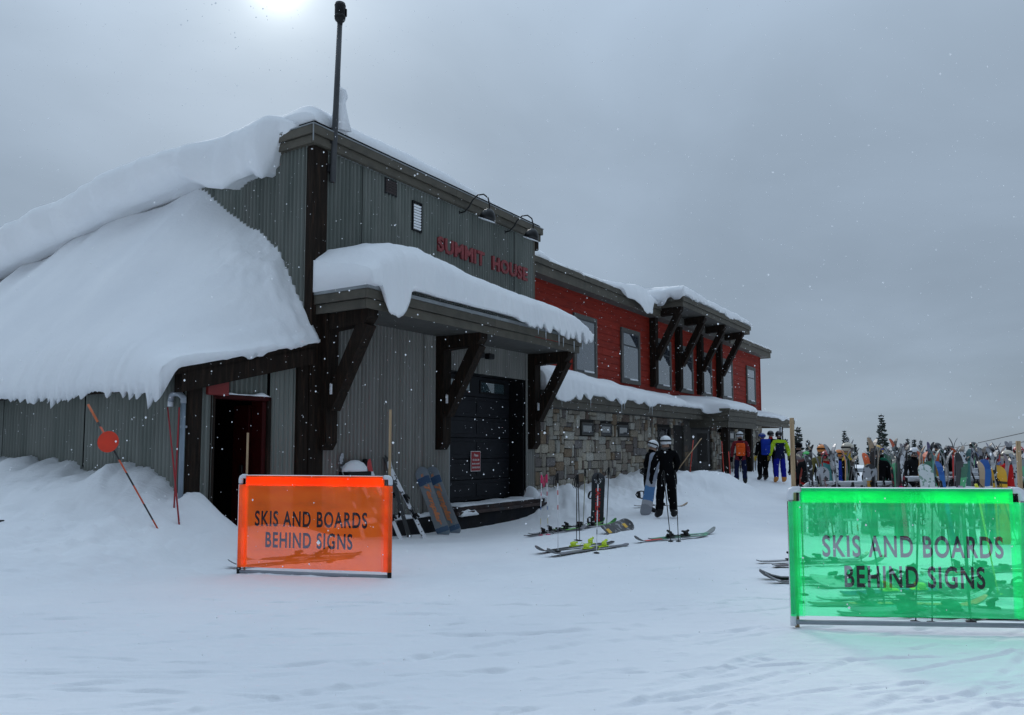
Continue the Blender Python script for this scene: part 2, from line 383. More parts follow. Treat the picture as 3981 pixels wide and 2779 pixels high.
# ---------------------------------------------------------------- ground
def axis(segs):
    out = []
    for (a, b, st) in segs:
        n = max(1, int(round((b - a) / st))); out += list(np.linspace(a, b, n, endpoint=False))
    out.append(segs[-1][1]); return np.array(out)
def make_ground():
    xs = axis([(-1500, -300, 200), (-300, -60, 30), (-60, -20, 4), (-20, -9, .35), (-9, -6.5, .07), (-6.5, 7, .036), (7, 11, .08), (11, 24, .35), (24, 60, 4), (60, 300, 30), (300, 1500, 200)])
    ys = axis([(-300, -20, 70), (-20, 4.2, 2.2), (4.2, 8.5, .013), (8.5, 11, .03), (11, 15, .08), (15, 27, .16), (27, 48, .5), (48, 120, 4), (120, 400, 35), (400, 2200, 300)])
    X, Y = np.meshgrid(xs, ys, indexing='ij'); Z = terrain(X, Y)
    near = sstep(46, 30, Y) * sstep(26, 16, np.abs(X))
    Z += near * (.010 * fbm(X * 1.6, Y * 3.0, 4, 21) + .012 * np.maximum(0, fbm(X * 4.5, Y * 6, 3, 31) - .35))
    a, b = bl(X, Y)
    lump = sstep(-4.5, -1.0, b) * sstep(5.5, 8, a) * sstep(20, 16, a) + sstep(-6.2, -3.6, a) * sstep(-2.2, -2.4, a) * sstep(-2.5, 0, b) + np.exp(-((X - 6) / 1.9) ** 2 - ((Y - 24.4) / 1.7) ** 2)
    Z += np.clip(lump, 0, 1) * (.055 * fbm(X * 3.2, Y * 3.2, 4, 41) + .05 * np.maximum(0, fbm(X * 6, Y * 6, 3, 44) - .25))
    q = random.Random(5)
    ix = (xs > -9) & (xs < 11); iy = (ys > 4.2) & (ys < 15)
    sub = np.ix_(ix, iy); XS, YS = X[sub], Y[sub]; D = np.zeros_like(XS)
    for i in range(190):                                        # ski tracks and skid marks
        y0 = 4.4 + 8.5 * q.random() ** 1.6; x0 = q.uniform(-.72, .72) * y0; ang = R(q.gauss(24, 13) if x0 > -.8 + q.gauss(0, 1) else q.gauss(2, 9)); ln = q.uniform(.12, 1.3 if q.random() < .75 else 2.6)
        w = q.uniform(.012, .030); dep = q.uniform(.011, .027); cu = q.uniform(-.06, .06)
        c, s = math.cos(ang), math.sin(ang); u = (XS - x0) * c + (YS - y0) * s; v = -(XS - x0) * s + (YS - y0) * c - cu * u * u
        env = sstep(ln, ln * .6, np.abs(u)); br = .55 + .6 * np.clip(fnoise(u * 5 + i * 9.1, v * 0 + i, 3), -.6, 1)
        D += -dep * env * br * np.exp(-(v / w) ** 2) + .55 * dep * env * br * np.exp(-((v - 2.1 * w) / (w * 1.1)) ** 2)
    for i in range(320):                                        # clods thrown up by edges
        y0 = 4.4 + 8 * q.random() ** 1.5; x0 = q.gauss(.12, .33) * y0; w = q.uniform(.015, .042); h = q.uniform(.006, .022)
        D += h * np.exp(-((XS - x0) / (w * 1.6)) ** 2 - ((YS - y0) / w) ** 2)
    Z[sub] += D
    P = np.stack([X, Y, Z], -1); n, k = Z.shape
    I = np.arange(n * k).reshape(n, k)
    F = np.stack([I[:-1, :-1], I[1:, :-1], I[1:, 1:], I[:-1, 1:]], -1).reshape(-1, 4)
    me = bpy.data.meshes.new('snow_ground'); me.vertices.add(n * k); me.vertices.foreach_set('co', P.reshape(-1))
    me.loops.add(F.size); me.loops.foreach_set('vertex_index', F.reshape(-1))
    me.polygons.add(len(F)); me.polygons.foreach_set('loop_start', np.arange(0, F.size, 4)); me.polygons.foreach_set('loop_total', np.full(len(F), 4))
    me.polygons.foreach_set('use_smooth', np.ones(len(F), bool)); me.materials.append(M_GROUND); me.update(calc_edges=True); me.validate()
    tag(link('snow_ground', me), 'packed snow ground crossed by ski tracks', kind='structure')
make_ground()

# ---------------------------------------------------------------- the lodge
lodge = thing('ski_lodge', 'grey corrugated and red timber ski lodge with stone base, under thick snow', 'building', BO, (0, 0, BANG))
def part(name, mb, m, parent=lodge, smooth=False): return mb.build(name, m, parent, smooth)
def bx(x0, x1, y0, y1, z0, z1, b=0.0, mb=None, m=0):
    mb = mb or MB(); return mb.box(((x0 + x1) / 2, (y0 + y1) / 2, (z0 + z1) / 2), (x1 - x0, y1 - y0, z1 - z0), b, m)

def corr_sheet(name, u0, u1, z0, z1, plane, parent, m, axis_x=True, amp=.030, pitch=.10, out=-1, ztop=None):
    """one corrugated sheet along the wall from u0 to u1; axis_x: wall faces -y, else wall faces -x; ztop(u) slopes the top edge"""
    n = max(2, int(round((u1 - u0) / pitch * 6))); us = np.linspace(u0, u1, n + 1)
    w = plane + out * amp * (1 + np.sin(us / pitch * 2 * math.pi)); zt = np.array([ztop(u) for u in us]) if ztop else np.full_like(us, z1)
    vs = []; fs = []
    for k, (u, ww) in enumerate(zip(us, w)):
        for z in (z0, zt[k]): vs.append((u, ww, z) if axis_x else (ww, u, z))
    for k in range(n): fs.append((2 * k, 2 * k + 2, 2 * k + 3, 2 * k + 1))
    mb = MB().add(vs, fs)
    o = mb.build(name, m, parent, True, fix=False); return o
def corr_wall(name, u0, u1, z0, z1, plane, m, axis_x=True, width=.92, ztop=None, backing=True, out=-1, amp=.030):
    back = MB()
    if axis_x: bx(u0, u1, plane + .004, plane + .10, z0, z1 - (0 if ztop is None else .0), 0, back)
    else: bx(plane + .004, plane + .10, u0, u1, z0, z1, 0, back)
    wl = part(name, back, M_DARK)
    n = max(1, int(round((u1 - u0) / width))); e = np.linspace(u0, u1, n + 1)
    for i in range(n): corr_sheet('steel_sheet', e[i] + .004, e[i + 1] - .004, z0, z1, plane - .002 * (i % 2), wl, m, axis_x, amp, out=out, ztop=ztop)
    return wl
TW = 7.72                                        # tower width, height to the fascia
GX0, GX1, GZ0, GZ1 = 4.12, 7.16, .33, 3.30       # garage opening
# core volumes keep daylight out of the shell
def core():
    mb = MB(); bx(.12, TW - .12, .62, 3.0, -.3, 7.3, 0, mb); bx(.12, TW - .12, 3.02, 22, -.3, 6.2, 0, mb); part('inner_core', mb, M_DARK)
core()
corr_wall('tower_front_wall', .30, TW - .10, 4.10, 7.04, 0, M_CORR)
corr_wall('tower_lower_wall', .30, GX0 - .06, .20, 4.06, 0, M_CORR_LOW)
corr_wall('door_head_wall', GX0 - .06, GX1 + .06, GZ1, 4.06, 0, M_CORR_LOW)
corr_wall('door_side_wall', GX1 + .06, TW - .05, .36, 4.06, 0, M_CORR_LOW)
corr_wall('tower_side_wall', .10, 3.6, 2.6, 7.04, 0, M_CORR, axis_x=False)
part('wall_seam', bx(.30, GX0, -.035, 0, 4.055, 4.105), M_FLASH)
for z, h, y in ((7.03, .03, -.045),): part('wall_cap_trim', bx(.3, TW + .02, y, .0, z, z + h), M_FLASH)
part('corner_post', bx(-.05, .30, -.07, .16, .1, 7.02, .012), M_TIMBER)
part('corner_post', bx(TW - .10, TW + .03, -.03, .12, .1, 7.02, .008), M_FASCIA)
part('foundation', bx(-.1, TW, -.06, .5, -.9, .18, .01), M_CONC)
part('foundation_ledge', bx(.0, TW + .02, -.20, -.055, -.7, .16, .012), M_CONC)
# tower roof slab and two-step fascia
part('roof_deck', bx(-.06, TW + .2, -.10, 3.2, 7.04, 7.34), M_FASCIA)
part('roof_membrane', bx(-.09, TW + .2, -.10, 3.2, 7.387, 7.47, .02), M_DARK)
for (z0, z1, o) in ((7.05, 7.20, .12), (7.205, 7.36, .17)):
    part('fascia_board', bx(-o, 4.1, -o, -o + .04, z0, z1, .006), M_FASCIA)
    part('fascia_board', bx(4.106, TW + .05 + o, -o, -o + .04, z0, z1, .006), M_FASCIA)
    part('fascia_board', bx(-o, -o + .04, -o + .044, 3.2, z0, z1, .006), M_FASCIA)
    part('fascia_board', bx(TW + .05 + o - .04, TW + .05 + o, -o + .044, 3.2, z0, z1, .006), M_FASCIA)
part('fascia_corner_trim', bx(-.178, -.162, -.178, -.162, 7.05, 7.36), M_FLASH)
part('roof_edge_flashing', bx(-.175, TW + .24, -.176, -.12, 7.362, 7.385), M_FLASH)
part('roof_edge_flashing', bx(-.176, -.12, -.11, 3.2, 7.362, 7.385), M_FLASH)
part('soffit', bx(TW + .03, TW + .20, -.05, 1.5, 6.80, 7.04, .02), M_TIMBER)

# garage opening: reveal, sectional door, threshold deck
rev = part('door_reveal', bx(GX0 - .06, GX0, -.02, .42, GZ0, GZ1 + .06, .005), M_BLACK)
bx_r = bx(GX1, GX1 + .06, -.02, .42, GZ0, GZ1 + .06, .005); part('door_reveal', bx_r, M_BLACK)
part('door_reveal', bx(GX0, GX1, -.02, .42, GZ1, GZ1 + .06, .005), M_BLACK)
part('door_trim', bx(GX0 - .085, GX0 - .06, -.05, .0, GZ0, GZ1 + .08), M_FLASH)
gd = part('garage_door', bx(GX0, GX1, .44, .50, GZ0, GZ1), M_DARK)
ph = (GZ1 - GZ0) / 6
for i in range(6):
    z0 = GZ0 + i * ph
    mb = MB(); bx(GX0 + .01, GX1 - .01, .40, .44, z0 + .006, z0 + ph - .006, .006, mb)
    sec = part('door_section', mb, M_DOOR, gd)
    for k in range(2):                                  # raised long panels, two to a section
        xa = GX0 + .10 + k * 1.48; xb = xa + 1.36
        if i == 5:
            fr = MB(); 
            for (p0, p1, q0, q1) in ((xa + .12, xb - .12, z0 + .09, z0 + .13), (xa + .12, xb - .12, z0 + ph - .13, z0 + ph - .09), (xa + .12, xa + .17, z0 + .13, z0 + ph - .13), (xb - .17, xb - .12, z0 + .13, z0 + ph - .13)):
                bx(p0, p1, .375, .399, q0, q1, .004, fr)
            fr.build('pane_frame', M_BLACK, gd)
            bx(xa + .17, xb - .17, .39, .399, z0 + .13, z0 + ph - .13).build('pane', M_GLASSG, gd)
        else:
            bx(xa, xb, .385, .399, z0 + .10, z0 + ph - .10, .012).build('raised_panel', M_DOOR, gd)
dk = part('threshold_deck', bx(GX0 - .1, TW + .05, -.30, .44, .10, .30, .015), M_DECK)
part('deck_plank', bx(GX0 - .25, TW + .06, -.345, -.30, -.22, .12, .01), M_CONC)
part('deck_plank', bx(GX0 - .25, TW + .06, -.40, -.345, .13, .20, .01), M_DECK)
# exterior light under the canopy
mb = MB(); mb.box((5.05, -.10, 3.72), (.10, .14, .10), .02); mb.box((4.86, -.28, 3.70), (.22, .16, .13), .02); mb.box((5.26, -.28, 3.70), (.22, .16, .13), .02); mb.tube([(4.86, -.2, 3.72), (5.26, -.2, 3.72)], .02)
part('flood_lamp', mb, M_BLACK)

# heavy timber brackets and canopies
def bracket(x, wall_y, front_y, zb, zt, zs, w=.27):
    """post on the wall (zb..zt), outrigger beam up at the top and a diagonal strut starting at zs"""
    o = link('bracket', None, lodge); o.empty_display_size = .2
    mb = MB(); d = .24
    pr = [(wall_y, zb + .0), (wall_y - d + .10, zb), (wall_y - d, zb + .14), (wall_y - d, zt), (wall_y, zt)]
    mb.prism(pr, 0, x - w / 2, x + w / 2); mb.build('post', M_TIMBER, o)
    mb = MB(); slope = .05
    pr = [(wall_y - d, zt - .30), (front_y + .12, zt - .24), (front_y + .02, zt - .12), (front_y + .02, zt + .03), (wall_y - d, zt - .02)]
    mb.prism(pr, 0, x - w / 2 + .01, x + w / 2 - .01); mb.build('beam', M_TIMBER, o)
    mb = MB(); y0, z0, y1, z1 = wall_y - d + .02, zs, front_y + .16, zt - .22
    L = math.hypot(y1 - y0, z1 - z0); nx, nz = -(z1 - z0) / L, (y1 - y0) / L; hh = .125
    pr = [(y0 + nx * hh, z0 + nz * hh), (y1 + nx * hh, z1 + nz * hh), (y1 - nx * hh, z1 - nz * hh), (y0 - nx * hh, z0 - nz * hh)]
    mb.prism(pr, 0, x - w / 2 + .02, x + w / 2 - .02); mb.build('strut', M_TIMBER, o)
    return o
for x in (.33, 3.70, 7.52): bracket(x, 0, -1.22, 1.54, 3.98, 2.30)
CX0, CX1, CY = .06, 7.80, -1.30
part('canopy_deck', bx(CX0 + .03, CX1 - .03, CY + .03, 0, 3.985, 4.06), M_SOFFIT)
for z0, z1, o in ((3.96, 4.125, .0), (4.13, 4.29, .045)):
    for xa, xb in ((CX0 - o, 3.9), (3.905, CX1 + o)): part('canopy_fascia', bx(xa, xb, CY - o, CY - o + .035, z0, z1, .005), M_FASCIA)
    part('canopy_fascia', bx(CX0 - o, CX0 - o + .035, CY - o + .038, -.02, z0, z1, .005), M_FASCIA)
    part('canopy_fascia', bx(CX1 + o - .035, CX1 + o, CY - o + .038, -.02, z0, z1, .005), M_FASCIA)
part('canopy_flashing', bx(CX0 - .055, CX1 + .055, CY - .057, CY - .02, 4.292, 4.36), M_FLASH)
part('canopy_flashing', bx(CX0 - .057, CX0 - .03, CY - .015, 0, 4.292, 4.36), M_FLASH)
mb = MB()                                     # corrugated canopy roof, ribs run up the slope
n = int((CX1 - CX0 + .1) / .076 * 5); us = np.linspace(CX0 - .05, CX1 + .05, n)
P = np.zeros((n, 2, 3)); wv = .022 * np.sin(us / .076 * 2 * math.pi)
P[:, 0] = np.stack([us, np.full(n, CY - .09), 4.385 + wv], -1); P[:, 1] = np.stack([us, np.full(n, 0), 4.72 + wv], -1)
mb.grid(P); part('canopy_roof_sheet', mb, M_CORR, smooth=True)

# ---- lean-to on the left
LX = -2.38
def beam_z(x): return 3.36 + (x - 0) * .25
corr_wall('leanto_side_wall', .0, 14, .3, 2.75, LX, M_CORR, axis_x=False)
part('leanto_corner_post', bx(LX - .04, LX + .20, -.05, .18, .0, 2.74, .012), M_TIMBER)
mb = MB(); mb.prism([(-2.62, beam_z(-2.62) - .30), (-.02, beam_z(0) - .30), (-.02, beam_z(0)), (-2.62, beam_z(-2.62))], 1, -.16, .02); part('rake_beam', mb, M_TIMBER)
mb = MB(); mb.prism([(-2.95, beam_z(-2.95) - .02), (0, beam_z(0) - .02), (0, beam_z(0) + .06), (-2.95, beam_z(-2.95) + .06)], 1, -.16, 14); part('leanto_roof', mb, M_TIMBER)
part('eave_board', bx(-2.94, -2.90, .02, 14, 2.42, 2.62, .005), M_TIMBER)
wl = corr_wall('leanto_front_wall', LX + .2, -1.98, .2, 2.72, .03, M_CORR)
wl2 = corr_wall('leanto_front_wall', -.84, -.26, .1, 3.0, .03, M_CORR, amp=.02, ztop=lambda u: beam_z(u) - .28)
wl3 = corr_wall('door_head_panel', -1.98, -.84, 2.44, 2.6, .12, M_CORR, amp=.030, ztop=lambda u: beam_z(u) - .28)
part('entry_post', bx(-.30, -.06, -.06, .16, .0, 3.04, .012), M_TIMBER)
part('entry_post', bx(-2.0, -1.92, -.02, .30, .0, 2.42, .01), M_TIMBER)
part('entry_post', bx(-.90, -.83, -.02, .30, .0, 2.42, .01), M_TIMBER)
part('entry_lintel', bx(-1.98, -.84, -.02, .24, 2.36, 2.43, .008), M_REDDARK)
part('red_panel', bx(-2.12, -1.74, -.10, -.03, 2.40, 2.70, .01), M_REDPAINT)
part('entry_wall', bx(-1.92, -1.86, .30, 1.6, -.2, 2.4), M_DARK)
part('entry_wall', bx(-.96, -.84, .30, 1.6, -.2, 2.4), M_DARK)
part('entry_wall', bx(-1.95, -.84, 1.6, 1.7, -.2, 2.4), M_DARK)
part('entry_ceiling', bx(-1.95, -.84, .12, 1.7, 2.4, 2.46), M_DARK)
ed = part('entry_door', bx(-1.02, -.965, .32, .72, .15, 2.30, .008), M_REDDARK)
bx(-1.06, -1.02, .42, .50, 1.15, 1.30, .01).build('handle', M_BLACKM, ed)
part('entry_jamb', bx(-.99, -.905, .02, .30, .1, 2.36, .008), M_REDDARK)

# ---- red upper storey and stone ground floor
RX1, RY = 34.85, 1.4
part('upper_storey_core', bx(TW, RX1 - .02, RY + .03, 10, 3.0, 6.9), M_DARK)
rw = part('red_wall', bx(TW - .02, RX1 - .03, RY + .012, RY + .03, 3.0, 6.9), M_DARK)
q = random.Random(3); z = 3.05; k = 0
plank_cache = {}
while z < 6.66:
    x = TW - .05 - q.uniform(0, 3.5)
    while x < RX1:
        ln = q.choice((4.88, 3.66, 4.88)); xa = max(x, TW - .05); xb = min(x + ln, RX1)
        if xb - xa > .25:
            key = round(xb - xa, 2)
            if key not in plank_cache:
                mb = MB(); l = xb - xa - .006
                mb.add([(0, 0, 0), (l, 0, 0), (l, .026, .262), (0, .026, .262), (0, .024, 0), (l, .024, 0), (l, .034, .262), (0, .034, .262)], [(0, 1, 2, 3), (4, 7, 6, 5), (0, 4, 5, 1), (3, 2, 6, 7), (0, 3, 7, 4), (1, 5, 6, 2)])
                plank_cache[key] = mb.mesh('siding_board', M_RED)
            link('siding_board', plank_cache[key], rw, (xa, RY - .024, z))
        x += ln
    z += .25; k += 1
part('corner_board', bx(RX1 - .10, RX1 + .03, RY - .045, RY + .1, 3.0, 6.66, .006), M_RED)
rs = part('end_wall', bx(RX1 - .03, RX1, RY + .1, 10, 3.0, 6.9), M_RED)
def window(xa, xb, za, zb, y, transom=.58, glassm=M_GLASS, fw=.14, sill=True, label=None):
    w = part('window', MB().box(((xa + xb) / 2, y - .01, (za + zb) / 2), (xb - xa - .1, .02, zb - za - .1)), M_SASH)
    f = MB()
    for a, b, c, d in ((xa, xb, zb - fw, zb), (xa, xb, za, za + fw), (xa, xa + fw, za + fw, zb - fw), (xb - fw, xb, za + fw, zb - fw)): bx(a, b, y - .055, y + .02, c, d, .006, f)
    f.build('casing', M_FRAME, w)
    ia, ib, ja, jb = xa + fw, xb - fw, za + fw, zb - fw; s = MB(); t = .05
    for a, b, c, d in ((ia, ib, jb - t, jb), (ia, ib, ja, ja + t), (ia, ia + t, ja + t, jb - t), (ib - t, ib, ja + t, jb - t)): bx(a, b, y - .045, y - .005, c, d, .004, s)
    if transom: zt = jb - transom * .8; bx(ia + t, ib - t, y - .045, y - .005, zt - .05, zt, .004, s)
    s.build('sash', M_SASH, w)
    if transom:
        bx(ia + t, ib - t, y - .034, y - .028, ja + t, zt - .05).build('pane', glassm, w); bx(ia + t, ib - t, y - .034, y - .028, zt, jb - t).build('pane', glassm, w)
    else: bx(ia + t, ib - t, y - .034, y - .028, ja + t, jb - t).build('pane', glassm, w)
    if sill:
        sn = MB(); sn.box(((ia + ib) / 2 + .2, y - .05, ja + .03), ((ib - ia) * .5, .06, .06), .025)
        sn.build('sill_snow', M_SNOW, w)
    return w
for xa, xb in ((12.47, 14.13), (16.11, 17.80), (19.39, 21.03), (22.06, 23.68), (24.64, 26.24), (27.84, 29.52), (32.02, 33.70)): window(xa, xb, 3.92, 5.95, RY - .03)
# red storey roof
part('upper_roof', bx(TW, RX1 + .45, .95, 10, 6.66, 6.98), M_SOFFIT)
for z0, z1, o in ((6.62, 6.90, .0), (6.905, 7.08, .05)):
    e = [TW + .02, 13.2, 18.9]; 
    for i in range(2): part('roof_fascia', bx(e[i], e[i + 1] - .005, .90 - o, .94 - o, z0, z1, .005), M_FASCIA)
    for xa, xb in ((27.8, 31.5), (31.505, RX1 + .5 + o)): part('roof_fascia', bx(xa, xb, .90 - o, .94 - o, z0, z1, .005), M_FASCIA)
    part('roof_fascia', bx(RX1 + .46 + o, RX1 + .5 + o, .945 - o, 9, z0, z1, .005), M_FASCIA)
# bracketed window canopy
for x in (18.98, 21.72, 24.40, 27.16): bracket(x, RY - .03, .06, 3.95, 6.98, 5.02, .30)
DX0, DX1, DY = 18.72, 27.80, -.05
part('window_canopy_deck', bx(DX0 + .03, DX1 - .03, DY + .03, RY + .2, 7.02, 7.10), M_SOFFIT)
for z0, z1, o in ((6.98, 7.17, .0), (7.175, 7.36, .05)):
    for xa, xb in ((DX0 - o, 23.2), (23.205, DX1 + o)): part('window_canopy_fascia', bx(xa, xb, DY - o, DY - o + .04, z0, z1, .005), M_FASCIA)
    part('window_canopy_fascia', bx(DX0 - o, DX0 - o + .04, DY - o + .044, RY + .3, z0, z1, .005), M_FASCIA)
    part('window_canopy_fascia', bx(DX1 + o - .04, DX1 + o, DY - o + .044, RY + .3, z0, z1, .005), M_FASCIA)
part('window_canopy_roof', bx(DX0 - .06, DX1 + .06, DY - .07, RY + .4, 7.365, 7.41), M_FLASH)

# stone wall
SY, SX0, SX1 = .40, TW - .05, 31.2
OPEN = [(11.13, 11.96, 1.96, 2.34), (12.42, 13.27, 1.96, 2.34), (13.73, 14.57, 1.95, 2.33), (17.05, 18.40, 1.25, 2.32), (18.76, 19.75, -.5, 2.40), (20.55, 23.05, -.5, 2.32), (25.70, 26.50, 1.9, 2.32), (27.08, 27.95, 1.9, 2.32)]
sw = part('stone_wall', bx(SX0, SX1 - .05, SY + .05, SY + .12, -.6, 2.75), M_MORTAR)
part('ground_floor_core', bx(SX0, SX1 - .1, SY + .9, 10, -.6, 3.0), M_DARK)
part('stone_end_wall', bx(SX1 - .12, SX1 - .02, SY + .12, 9, -.6, 2.75), M_MORTAR)
def stones():
    q = random.Random(8); U = .125; nx = int((SX1 - SX0) / U); nz_ = int(3.0 / U); occ = np.zeros((nx, nz_), bool); zb = -.32
    for (a, b, c, d) in OPEN:
        occ[max(0, int(math.floor((a - SX0) / U))):int(math.ceil((b - SX0) / U)), max(0, int(math.floor((c - zb) / U))):max(0, int(math.ceil((d - zb) / U)))] = True
    rects = []
    for j in range(nz_):
        for i in range(nx):
            if occ[i, j]: continue
            w, h = q.choice(((2, 1), (3, 1), (2, 2), (3, 2), (4, 2), (2, 3), (1, 2), (3, 3), (4, 1), (2, 2), (3, 2), (5, 2), (1, 3)))
            while w > 1 and (i + w > nx or occ[i:i + w, j].any()): w -= 1
            while h > 1 and (j + h > nz_ or occ[i:i + w, j:j + h].any()): h -= 1
            occ[i:i + w, j:j + h] = True; rects.append((SX0 + i * U, zb + j * U, w * U, h * U))
    for (a, b, c, d) in OPEN: pass
    protos = []
    for k in range(16):                       # unit stones, centre origin, slightly lopsided
        mb = MB(); mb.box((0, 0, 0), (1, 1, 1), .13); v = []
        for p in mb.v:
            v.append((p[0] + q.uniform(-.035, .035), p[1] * (1 + q.uniform(-.2, .2)), p[2] + q.uniform(-.035, .035)))
        mb.v = v; protos.append(mb)
    meshes = [p.mesh('stone', M_STONE, False) for p in protos]
    rects.sort(key=lambda r: r[0]); rest = MB(); n = 0
    vis = [r for r in rects if r[1] + r[3] > .1 and r[1] < 2.7]
    for (x, z0, w, h) in vis:
        g = .016; dep = q.uniform(.10, .16); c = (x + w / 2, SY + .06 - dep * .15, z0 + h / 2)
        s = (w - g, dep, min(h, 2.72 - z0) - g)
        k = q.randrange(16)
        if n < 300:
            o = link('stone', meshes[k], sw, c); o.scale = s; n += 1
        else: rest.add([(c[0] + p[0] * s[0], c[1] + p[1] * s[1], c[2] + p[2] * s[2]) for p in protos[k].v], protos[k].f)
    o = rest.build('stonework', M_STONE, sw); o['kind'] = 'stuff'
stones()
for (a, b, c, d) in OPEN[:3] + OPEN[6:]: window(a + .02, b - .02, c + .0, d + .0, SY + .03, 0, M_GLASSD, .045, False)
# poster window with a snowy mountain picture, dark double door, glazed door
def poster():
    m = bpy.data.materials.new('mountain_poster'); m.use_nodes = True; N = m.node_tree.nodes; L = m.node_tree.links.new; p = N['Principled BSDF']; p.inputs['Roughness'].default_value = .25
    tc = N.new('ShaderNodeTexCoord'); nz = N.new('ShaderNodeTexNoise'); nz.inputs['Scale'].default_value = 2.6; nz.inputs['Detail'].default_value = 8; nz.inputs['Distortion'].default_value = 1.2; L(tc.outputs['Object'], nz.inputs['Vector'])
    rp = N.new('ShaderNodeValToRGB'); e = rp.color_ramp.elements; e[0].position = .46; e[0].color = (.06, .05, .07, 1); e[1].position = .54; e[1].color = (.85, .85, .9, 1); L(nz.outputs[0], rp.inputs[0]); L(rp.outputs[0], p.inputs['Base Color'])
    w = part('poster_window', bx(17.08, 18.36, SY + .05, SY + .09, 1.27, 2.30), m)
    f = MB()
    for a, b, c, d in ((17.05, 18.40, 2.26, 2.34), (17.05, 18.40, 1.24, 1.32), (17.05, 17.13, 1.32, 2.26), (18.25, 18.40, 1.32, 2.26)): bx(a, b, SY - .02, SY + .06, c, d, .006, f)
    f.build('frame', M_BLACK, w)
poster()
for k in range(2):
    d = part('dark_door', bx(18.80 + k * .47, 19.25 + k * .47, SY + .10, SY + .16, .1, 2.36, .006), M_BLACK)
    bx(19.20 if k == 0 else 19.30, 19.22 if k == 0 else 19.32, SY + .05, SY + .10, .9, 1.4).build('handle', M_BLACKM, d)
gdr = part('glazed_door', bx(20.6, 23.0, SY + .12, SY + .18, .1, 2.30), M_BLACK)
f = MB()
for a, b, c, d in ((20.58, 23.02, 2.16, 2.32), (20.58, 21.45, .1, 2.16), (22.72, 23.02, .1, 2.16), (21.45, 22.72, .1, .98)): bx(a, b, SY + .04, SY + .12, c, d, .006, f)
f.build('frame', M_BLACK, gdr); bx(21.45, 22.72, SY + .10, SY + .118, .98, 2.16).build('pane', mat('door_glass_painted_reflection', (.62, .66, .70), .2, .05), gdr)  # the pane's pale base colour paints in its reflection
bx(21.65, 22.05, SY + .09, SY + .098, 1.45, 1.85).build('notice', M_SASH, gdr)
part('timber_cladding', bx(19.78, 20.52, SY - .03, SY + .04, .0, 2.65), mat('weathered_boards', (.10, .092, .082), .8, .25, 3, .4, 30, stretch=(8, 8, .5)))
# stone roof edge (lower roof) and entrance canopy
EY = -.30
mb = MB(); mb.prism([(EY + .02, 2.95), (RY, 3.25), (RY, 3.35), (EY + .02, 3.07)], 0, TW, 35.3); part('lower_roof', mb, M_SOFFIT)
part('lower_soffit', bx(TW, 35.3, EY + .03, SY + .1, 2.68, 2.72), M_SOFFIT)
for z0, z1, o in ((2.65, 2.84, .0), (2.845, 3.06, .03)):
    for xa, xb in ((TW + .0, 11.6), (11.605, 15.9), (15.905, 20.15)): part('lower_fascia', bx(xa, xb, EY - o, EY - o + .035, z0, z1, .005), M_FASCIA)
    for xa, xb in ((24.0, 29.6), (29.605, 35.35)): part('lower_fascia', bx(xa, xb, EY - o, EY - o + .035, z0, z1, .005), M_FASCIA)
    part('lower_fascia', bx(35.32, 35.355, EY - o + .04, 3, z0, z1, .005), M_FASCIA)
part('lower_flashing', bx(TW, 20.15, EY - .045, EY + .02, 3.062, 3.085), M_FLASH)
part('lower_flashing', bx(24.0, 35.36, EY - .045, EY + .02, 3.062, 3.085), M_FLASH)
PX0, PX1, PY_ = 20.2, 24.05, -1.25
part('porch_roof', bx(PX0 + .03, PX1 - .03, PY_ + .03, SY, 2.60, 3.06), M_SOFFIT)
for z0, z1, o in ((2.36, 2.60, .0), (2.605, 2.80, .03), (2.805, 2.98, .055), (2.985, 3.09, .075)):
    part('porch_fascia', bx(PX0 - o, PX1 + o, PY_ - o, PY_ - o + .035, z0, z1, .005), M_FASCIA)
    part('porch_fascia', bx(PX0 - o, PX0 - o + .035, PY_ - o + .04, SY - .1, z0, z1, .005), M_FASCIA)
    part('porch_fascia', bx(PX1 + o - .035, PX1 + o, PY_ - o + .04, SY - .1, z0, z1, .005), M_FASCIA)
for x in (20.42, 23.62): part('porch_post', bx(x - .14, x + .14, PY_ + .04, PY_ + .32, -.2, 2.62, .015), M_TIMBER)
part('end_post', bx(33.3, 33.42, -.15, -.03, -.2, 2.68, .01), M_TIMBER)
part('end_post', bx(33.02, 33.14, -.15, -.03, -.2, 2.68, .01), M_PVCW)
rl = link('porch_railing', None, lodge)
MB().tube([(19.9, -1.0, 1.30), (24.9, -1.0, 1.30)], .035).build('rail', M_TIMBER, rl)
for k in range(9): MB().tube([(20.3 + k * .56, -1.0, .3), (20.3 + k * .56, -1.0, 1.3)], .018, 6).build('baluster', M_BLACKM, rl)
